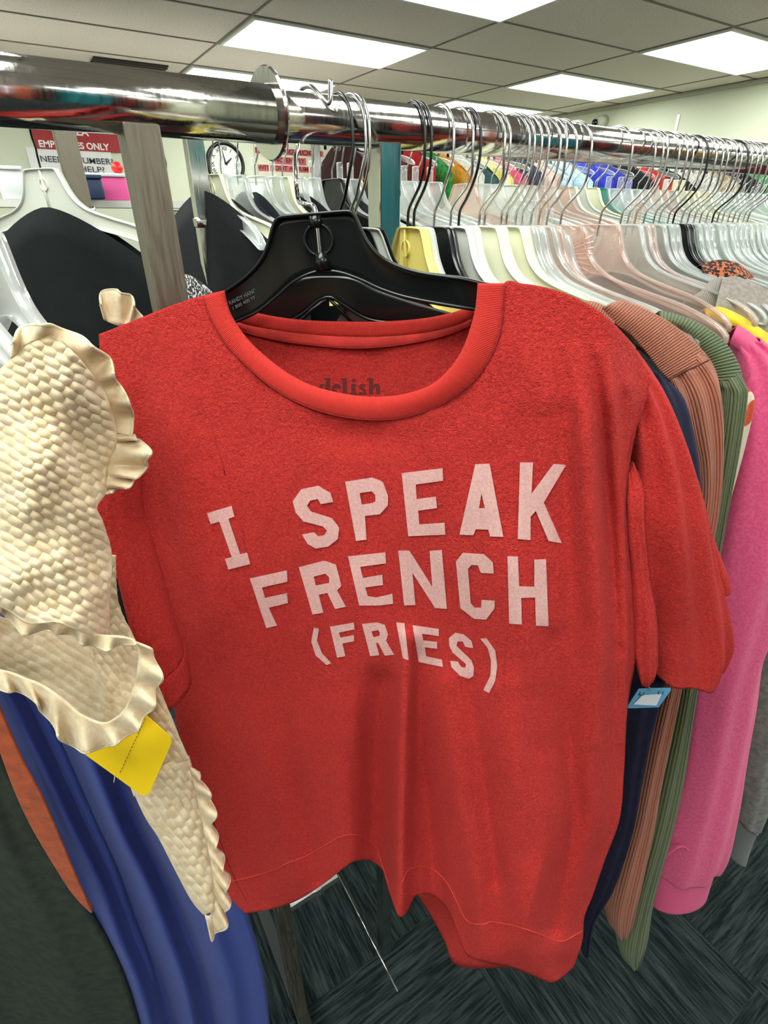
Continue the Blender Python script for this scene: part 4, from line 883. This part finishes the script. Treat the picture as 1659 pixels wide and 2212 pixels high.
# inside of the sleeve mouth and its frilled edge
sm2 = smock_sheet('sleeve_inside', [(-60, 1310), (60, 1350), (160, 1370), (250, 1392), (330, 1420)], [(-60, 1460), (0, 1480), (80, 1510), (180, 1575), (300, 1545)], [(-60, 1310), (-60, 1460)], [(330, 1420), (322, 1490), (300, 1545)], lambda x, y, u, v: .352 - .03 * abs(2 * u - 1) ** 2, M=70, N=140, amp=.0012)
ruffle('cuff_frill', [(-80, 1300), (0, 1300), (50, 1338), (100, 1345), (150, 1350), (200, 1368), (240, 1372), (290, 1380)], [(-80, 1315), (0, 1318), (46, 1365), (110, 1360), (150, 1372), (185, 1392), (229, 1400), (290, 1390)], lambda x, y: .262, waves=6, amp=.005)
ruffle('cuff_frill', [(-60, 1430), (30, 1455), (110, 1490), (180, 1545), (230, 1560), (270, 1530), (290, 1480), (300, 1420), (290, 1385)], [(-60, 1485), (27, 1493), (75, 1515), (119, 1575), (165, 1620), (240, 1610), (300, 1570), (335, 1510), (345, 1450), (320, 1398)], lambda x, y: .288 - .0001 * (x - 100), waves=9, amp=.007, kk=14)
smock_sheet('body', [(150, 1180), (200, 1190), (250, 1200)], [(290, 1720), (350, 1660), (410, 1640)], [(150, 1180), (200, 1400), (250, 1600), (290, 1720)], [(250, 1200), (256, 1300), (293, 1383), (325, 1440), (350, 1500), (375, 1560), (395, 1610), (410, 1640)], lambda x, y, u, v: .342 - .008 * u, M=200, N=90, ang=.9, a=.007, b=.0042, amp=.0024)
smock_sheet('body_hem', [(290, 1712), (350, 1655), (408, 1632)], [(440, 1975), (455, 1970), (470, 1960)], [(290, 1712), (315, 1765), (345, 1812), (385, 1890), (415, 1945), (440, 1975)], [(408, 1632), (430, 1720), (445, 1780), (458, 1850), (470, 1900), (470, 1960)], lambda x, y, u, v: .342 - .010 * math.sin(math.pi * u), M=170, N=100, ang=.9, a=.007, b=.0042, amp=.0026)
ruffle('side_frill', [(410, 1655), (425, 1720), (440, 1790), (455, 1860), (462, 1920), (455, 1975), (442, 1975)], [(425, 1668), (460, 1735), (462, 1790), (478, 1850), (492, 1905), (487, 1995), (452, 2033)], lambda x, y: .336, waves=8, amp=.006, kk=9)
# small frill seen over the red shoulder
ruffle('shoulder_frill', [(225, 690), (245, 700), (270, 705), (300, 702)], [(212, 660), (232, 628), (270, 632), (308, 690)], lambda x, y: .445, waves=3, amp=.008, kk=9)
# yellow price tag
def flat_card(name, pts, dfun, m, th=.0005, k=.18): 
    v = [PK(x, y, dfun(x, y), k) for x, y in pts]; n_ = (v[1] - v[0]).cross(v[2] - v[0]).normalized()
    return v, n_
yt = thing('price_tag', PK(270, 1640, .285), 'blank yellow card price tag below the cream sleeve', 'price tag')
v, n_ = flat_card('card', [(316, 1546), (368, 1592), (371, 1604), (322, 1715), (310, 1719), (300, 1714), (174, 1623), (170, 1600)], lambda x, y: .318 - (x - 170) * .0001, None)
MB().prism(v, n_ * .0005).build('card', solidm('yellow_card', (244, 206, 20), .5), yt, smooth=False)
a = (314, 1552); b = (258, 1672)
pf = MB()
for i in range(16):
    t0 = i / 16; t1 = t0 + .035; q0 = PK(a[0] + (b[0] - a[0]) * t0, a[1] + (b[1] - a[1]) * t0, .3165 - (a[0] + (b[0] - a[0]) * t0 - 170) * .0001); q1 = PK(a[0] + (b[0] - a[0]) * t1, a[1] + (b[1] - a[1]) * t1, .3165 - (a[0] + (b[0] - a[0]) * t1 - 170) * .0001); pf.tube([q0, q1], .0003, 4)
pf.build('perforation', solidm('perforation_brown', (140, 110, 10), .8), yt)
MB().tube(catmull([tuple(PK(x, y, .312)) for x, y in ((250, 1600), (246, 1625), (242, 1650), (248, 1672), (246, 1690))], 20), .0004, 5).build('thread', MATS['cream_thread'], yt)
# ---------------------------------------------------------------- lower left garments
def drape(name, rows_l, rows_r, df, m, parent, M=120, N=90, folds=(), k=0.0, solid=.0014, phase=0, back=None):
    L_ = even(rows_l, M); R_ = even(rows_r, M); rows = []
    for i in range(M):
        r = []
        for j in range(N):
            u = j / (N - 1); x = L_[i][0] + (R_[i][0] - L_[i][0]) * u; y = L_[i][1] + (R_[i][1] - L_[i][1]) * u
            d = df(u, i / (M - 1)); 
            for fu, fw, fa in folds: d -= fa * math.exp(-((u - fu) / fw) ** 2)
            r.append(PK(x, y, d, k))
        rows.append(r)
    if back:
        rows = [r + [q + HEAD * back * math.sin(math.pi * (i_ + 1) / (len(r) + 1)) ** .5 for i_, q in enumerate(r)][::-1] for r in rows]
    M_, N_ = len(rows), len(rows[0])
    if back: return mesh_obj(name, [p for r in rows for p in r], grid_faces(M_, N_, True), m, parent, uvs=grid_uv(rows, M_, N_), solid=solid)
    return sheet(name, rows, m, parent, solid=solid)
NAVY = cloth('navy_rib_knit', (62, 80, 158), (42, 56, 122), 'rib', 1.0, .35, .8, .15, 60, .0006)
nv = thing('dress', PK(350, 2230, .40, 0), 'long navy blue fine-ribbed dress under the cream blouse', 'dress')
drape('skirt', [(-120, 1380), (-60, 1450), (30, 1620), (100, 1760), (170, 1900), (215, 2020), (270, 2150), (320, 2330)], [(250, 1380), (330, 1500), (390, 1640), (440, 1800), (505, 1930), (545, 2030), (572, 2150), (588, 2330)], lambda u, v: .405 + .012 * math.sin(u * 3), NAVY, nv, folds=[(.12, .05, .020), (.28, .06, -.020), (.44, .05, .020), (.58, .06, -.020), (.76, .08, .020), (.95, .06, .004)], back=.05)
og = thing('dress', PK(60, 1900, .39, 0), 'burnt orange garment showing as a narrow strip left of the navy dress', 'garment')
drape('body', [(-90, 1400), (-15, 1580), (27, 1694), (69, 1786), (137, 1900), (170, 1945), (196, 1970)], [(-60, 1400), (0, 1535), (46, 1640), (92, 1726), (151, 1863), (180, 1930), (198, 1971)], lambda u, v: .372, cloth('orange_cloth', (192, 86, 40), bump=.3), og, back=.006)
dg_ = thing('garment', PK(40, 2100, .36, 0), 'long dark olive black garment at the lower left corner', 'garment')
drape('body', [(-320, 1350), (-320, 1700), (-300, 2000), (-280, 2340)], [(-150, 1350), (-60, 1540), (30, 1705), (75, 1800), (140, 1905), (210, 2010), (270, 2130), (330, 2340)], lambda u, v: .395 + .006 * math.sin(u * 6), cloth('olive_black_cloth', (62, 70, 60), (50, 58, 50), bump=.3), dg_, folds=[(.35, .06, .01), (.55, .08, -.012), (.8, .07, .008)], back=.04)

# ---------------------------------------------------------------- garments on the right of the front rail
KR = .13
def hung(kind, m, rows, label, cat, base_px, M=90, mtl=None, nm='sleeve', p=.9, wob=.003, parts=None):
    t = thing(kind, PK(*base_px, KR), label, cat)
    tube_edges(nm, rows, m, t, M=M, k=KR, wob=wob, p=p, N=64)
    return t
BRN = cloth('brown_rib_knit', (176, 110, 86), (112, 62, 48), 'rib', 1.0, .7, .9, .3, 34, .0014)
GRN = cloth('green_rib_knit', (100, 112, 76), (48, 58, 40), 'rib', 1.0, .8, .9, .3, 26, .0016)
PNK = cloth('pink_fleece', (240, 100, 146), (226, 82, 130), 'fleece', 1.0, .6, .95, .4, 300, .0014)
GRY = cloth('grey_marl', (132, 132, 126), (104, 104, 100), 'fleece', 1.0, .4, .95, .3, 120, .001)
nvt = hung('top', cloth('dark_navy_cloth', (38, 40, 62), bump=.3), [(1398, 790, 1432, 815, .455, .46, .006), (1405, 900, 1480, 880, .455, .46, .02), (1400, 1100, 1500, 1100, .455, .46, .03), (1340, 1440, 1425, 1440, .45, .45, .03), (1335, 1600, 1385, 1600, .45, .45, .025), (1320, 1750, 1362, 1750, .45, .45, .022), (1280, 1880, 1325, 1880, .45, .45, .02), (1262, 1980, 1283, 1960, .45, .45, .012), (1258, 2058, 1270, 2052, .45, .45, .006)], 'dark navy top mostly hidden between the red shirt and the brown sweater', 'top', (1265, 2058, .45), nm='body')
br = hung('sweater', BRN, [(1425, 790, 1505, 745, .477, .48, .004), (1441, 822, 1532, 779, .472, .476, .012), (1452, 860, 1546, 822, .474, .478, .02), (1466, 930, 1548, 880, .478, .482, .024), (1484, 1010, 1544, 970, .48, .483, .024), (1480, 1100, 1535, 1080, .48, .483, .024), (1450, 1260, 1505, 1250, .48, .483, .024), (1415, 1443, 1466, 1443, .48, .483, .023), (1392, 1545, 1449, 1545, .48, .483, .022), (1368, 1681, 1422, 1681, .48, .483, .021), (1352, 1760, 1410, 1750, .48, .483, .022), (1325, 1850, 1390, 1840, .48, .483, .024), (1306, 1930, 1372, 1920, .48, .483, .024), (1312, 1985, 1362, 1975, .48, .483, .018), (1330, 2010, 1354, 2008, .48, .483, .008)], 'brown ribbed sweater hanging behind the red shirt', 'sweater', (1345, 2010, .48), wob=.004)
# shoulder saddle in crosswise ribs, shaped over the hanger arm
def saddle(parent, top, bot, dtop, dbot, m, back=.06, name='shoulder', M=24, N=90, k=KR, bulge=.006):
    T = even(top, N); B = even(bot, N); rows = []
    for i in range(M):
        v = i / (M - 1); rows.append([PK(p_[0] + (q_[0] - p_[0]) * v, p_[1] + (q_[1] - p_[1]) * v, dtop + (dbot - dtop) * v - bulge * math.sin(math.pi * v), k) for p_, q_ in zip(T, B)])
    bk = [[q + HEAD * back * (1 - i / 7) ** 1 + Vector((0, 0, -.03 * (1 - i / 7))) for q in rows[0]] for i in range(7)]
    return sheet(name, bk + rows, m, parent)
saddle(br, [(1322, 655), (1348, 652), (1400, 672), (1450, 700), (1498, 738), (1530, 776)], [(1300, 665), (1330, 700), (1360, 720), (1395, 760), (1425, 800), (1446, 822)], .475, .466, BRN)
saddle(br, [(1270, 650), (1300, 660), (1330, 690)], [(1262, 660), (1290, 690), (1320, 720)], .47, .468, BRN, name='collar', back=.03)
MB().tube([PK(x, y, .4585, KR) for x, y in even([(1446, 822), (1470, 806), (1500, 793), (1532, 778)], 20)], .0008, 5).build('shoulder_seam', solidm('brown_thread', (90, 48, 38), .9), br)
gr = hung('sweater', GRN, [(1540, 800, 1590, 795, .505, .51, .006), (1545, 825, 1604, 826, .502, .505, .014), (1545, 850, 1600, 850, .505, .508, .02), (1530, 962, 1582, 955, .505, .508, .022), (1515, 1070, 1561, 1065, .505, .508, .022), (1500, 1164, 1545, 1160, .505, .508, .022), (1480, 1300, 1525, 1300, .505, .508, .022), (1458, 1443, 1502, 1440, .505, .508, .022), (1440, 1545, 1489, 1545, .505, .508, .021), (1410, 1681, 1470, 1681, .505, .508, .021), (1388, 1779, 1447, 1779, .505, .508, .022), (1368, 1857, 1425, 1857, .505, .508, .022), (1350, 1942, 1405, 1940, .505, .508, .02), (1334, 2020, 1396, 2010, .505, .508, .018), (1342, 2060, 1388, 2050, .505, .508, .012), (1362, 2088, 1380, 2080, .505, .508, .005)], 'olive green ribbed sweater right of the brown one', 'sweater', (1370, 2090, .505), wob=.002)
saddle(gr, [(1425, 672), (1460, 680), (1500, 695), (1540, 718), (1572, 748), (1595, 788), (1605, 826)], [(1425, 700), (1470, 712), (1500, 740), (1530, 776), (1540, 800), (1548, 826)], .505, .497, GRN)
FLO = cloth('cream_floral_cloth', (226, 210, 190), (206, 84, 56), 'check', mixs=52, bump=.3)
fo = hung('blouse', FLO, [(1585, 815, 1608, 835, .53, .53, .006), (1580, 860, 1622, 860, .53, .53, .012), (1570, 950, 1604, 945, .53, .53, .012), (1550, 1075, 1568, 1080, .53, .53, .01), (1530, 1170, 1544, 1175, .53, .53, .008)], 'cream blouse with orange flowers squeezed between green and pink', 'blouse', (1537, 1178, .53), M=40, wob=.002)
pk = hung('sweatshirt', PNK, [(1580, 740, 1640, 730, .575, .575, .012), (1590, 790, 1690, 790, .575, .585, .03), (1585, 900, 1740, 900, .575, .59, .04), (1565, 1040, 1745, 1000, .575, .59, .045), (1540, 1180, 1720, 1150, .575, .59, .045), (1518, 1330, 1668, 1310, .575, .59, .042), (1500, 1440, 1636, 1400, .575, .588, .04), (1486, 1545, 1622, 1500, .575, .586, .038), (1466, 1681, 1604, 1610, .575, .585, .036), (1442, 1779, 1588, 1722, .575, .583, .034), (1424, 1850, 1568, 1822, .575, .58, .032), (1418, 1880, 1552, 1862, .575, .58, .028)], 'bright pink fleece sweatshirt with a raglan seam', 'sweatshirt', (1480, 1930, .575), wob=.004)
tube_edges('cuff', [(1422, 1868, 1550, 1856, .575, .58, .026), (1418, 1885, 1545, 1868, .575, .58, .022), (1413, 1915, 1535, 1895, .575, .58, .023), (1405, 1948, 1525, 1926, .575, .58, .024)], cloth('pink_rib', (236, 96, 142), (214, 72, 120), 'rib', mixs=60, bump=.4), pk, M=24, k=KR)
saddle(pk, [(1592, 704), (1610, 712), (1635, 735), (1650, 775)], [(1576, 742), (1590, 752), (1612, 772), (1628, 792)], .572, .566, cloth('pink_rib', (236, 96, 142)), name='collar', back=.04)
MB().tube([PK(x, y, .560, KR) for x, y in even([(1562, 1105), (1590, 1085), (1625, 1060), (1662, 1043)], 30)], .0012, 6).build('raglan_seam', PNK, pk)
MB().tube([PK(x, y, .548, KR) for x, y in even([(1424, 1868), (1450, 1840), (1475, 1828), (1505, 1850), (1552, 1862)], 30)], .0018, 6).build('cuff_seam', PNK, pk)
gy = hung('sweatshirt', GRY, [(1640, 900, 1760, 900, .66, .67, .03), (1640, 1100, 1760, 1100, .66, .67, .035), (1625, 1400, 1725, 1400, .65, .66, .035), (1605, 1560, 1690, 1560, .65, .66, .034), (1590, 1680, 1664, 1690, .65, .66, .032), (1582, 1750, 1634, 1780, .65, .66, .026)], 'grey marl sweatshirt sleeve at the right edge of the photo', 'sweatshirt', (1590, 1850, .65))
tube_edges('cuff', [(1582, 1748, 1633, 1780, .652, .66, .024), (1570, 1800, 1622, 1810, .652, .66, .02), (1563, 1830, 1607, 1858, .652, .66, .019)], cloth('grey_rib', (116, 118, 116), kind='rib', mixs=60, bump=.4), gy, M=20, k=KR)
# farther: heather grey, yellow and tweed tops seen at their shoulders
ht = thing('sweater', PK(1620, 800, .62, KR), 'pale heather grey sweater with a ribbed collar at the right edge', 'sweater')
HTH = cloth('heather_knit', (168, 158, 148), (140, 132, 124), 'fleece', mixs=200, bump=.5)
saddle(ht, [(1560, 602), (1590, 598), (1625, 612), (1665, 630), (1720, 660)], [(1545, 665), (1580, 676), (1620, 700), (1660, 735), (1720, 800)], .65, .62, HTH, back=.05, name='shoulder')
saddle(ht, [(1512, 632), (1530, 612), (1556, 598), (1572, 604)], [(1492, 642), (1515, 652), (1536, 664), (1550, 668)], .655, .64, cloth('heather_rib', (170, 162, 154), (120, 114, 110), kind='rib', mixs=40, bump=.6), back=.05, name='collar')
yl = thing('sweater', PK(1620, 780, .63, KR), 'bright yellow knit top below the heather grey one', 'sweater')
saddle(yl, [(1520, 668), (1555, 664), (1595, 680), (1635, 705), (1700, 750)], [(1530, 690), (1570, 700), (1600, 712), (1645, 760), (1700, 830)], .605, .595, cloth('yellow_knit', (232, 214, 40), (206, 186, 24), 'fleece', bump=.5), back=.05)
tw = thing('jacket', PK(1600, 640, .9, KR), 'black and orange flecked tweed jacket at the right edge', 'jacket')
saddle(tw, [(1515, 572), (1550, 562), (1590, 568), (1620, 590), (1655, 628)], [(1520, 600), (1550, 612), (1580, 612), (1620, 630), (1650, 650)], .73, .71, cloth('orange_fleck_tweed', (196, 110, 70), (24, 20, 20), 'tweed', mixs=60, bump=.6), back=.1)
# bodies of garments on the front rail that close the gaps between the sleeves
for x, c, nm in ((.345, (60, 30, 34), 'dark wine top hidden behind the red shirt'), (.40, (150, 150, 140), 'light grey top hidden behind the red shirt'), (.70, (60, 60, 66), 'charcoal top on the clear hangers at right'), (.86, (110, 108, 104), 'grey top on the clear hangers at right'), (1.05, (40, 44, 60), 'dark blue top at the right end of the rail'), (1.3, (120, 40, 44), 'dark red top at the right end of the rail'), (1.6, (70, 74, 70), 'olive grey top at the right end of the rail')):
    garment('hanging_garment', x, RY + (.05 if x < .5 else 0), RZ - (.085 if x > .3 else .10) - .03, mk(c, bump=.3), nm, 'garment', hem=-.62, th=.014, N=26, M=26, hw=.20 if x > .5 else .17, neck=.07)
su = thing('hanging_garment', PK(900, 690, .50), 'brown suede top peeking out behind the t-shirt collar', 'garment')
saddle(su, [(828, 690), (832, 652), (845, 645), (880, 650), (930, 664), (1000, 684)], [(800, 900), (840, 900), (870, 900), (920, 900), (960, 900), (1000, 900)], .50, .52, cloth('suede_brown', (140, 74, 52), bump=.4), back=.02, name='body', k=.1, bulge=.004)
# blue tag pinned to the sleeve hem
bt = thing('price_tag', PK(1400, 1505, .40, .18), 'small blue card price tag hanging from the red sleeve', 'price tag')
v, n_ = flat_card('card', [(1380, 1488), (1448, 1486), (1450, 1490), (1423, 1528), (1357, 1530), (1356, 1526)], lambda x, y: .402, None)
MB().prism(v, n_ * .0005).build('card', solidm('blue_card', (86, 148, 180), .4), bt, smooth=False)
v, n_ = flat_card('lab', [(1388, 1502), (1430, 1499), (1418, 1524), (1369, 1522)], lambda x, y: .4005, None)
MB().prism(v, n_ * .0003).build('sticker', solidm('grey_sticker', (196, 200, 204), .35), bt, smooth=False)
MB().tube([PK(1396, 1474, .398), PK(1402, 1484, .398), PK(1410, 1492, .4)], .0005, 5).build('fastener', CLR, bt)

mk_t = MB()
for x_, y_ in ((1383, 1495), (1424, 1493)):
    mk_t.tube([PK(x_, y_, .4008), PK(x_ - 3, y_ + 6, .4008), PK(x_ + 6, y_ + 7, .4008), PK(x_ + 9, y_ + 1, .4008)], .0004, 5)
mk_t.build('printed_mark', solidm('tag_ink', (20, 30, 50), .6), bt)
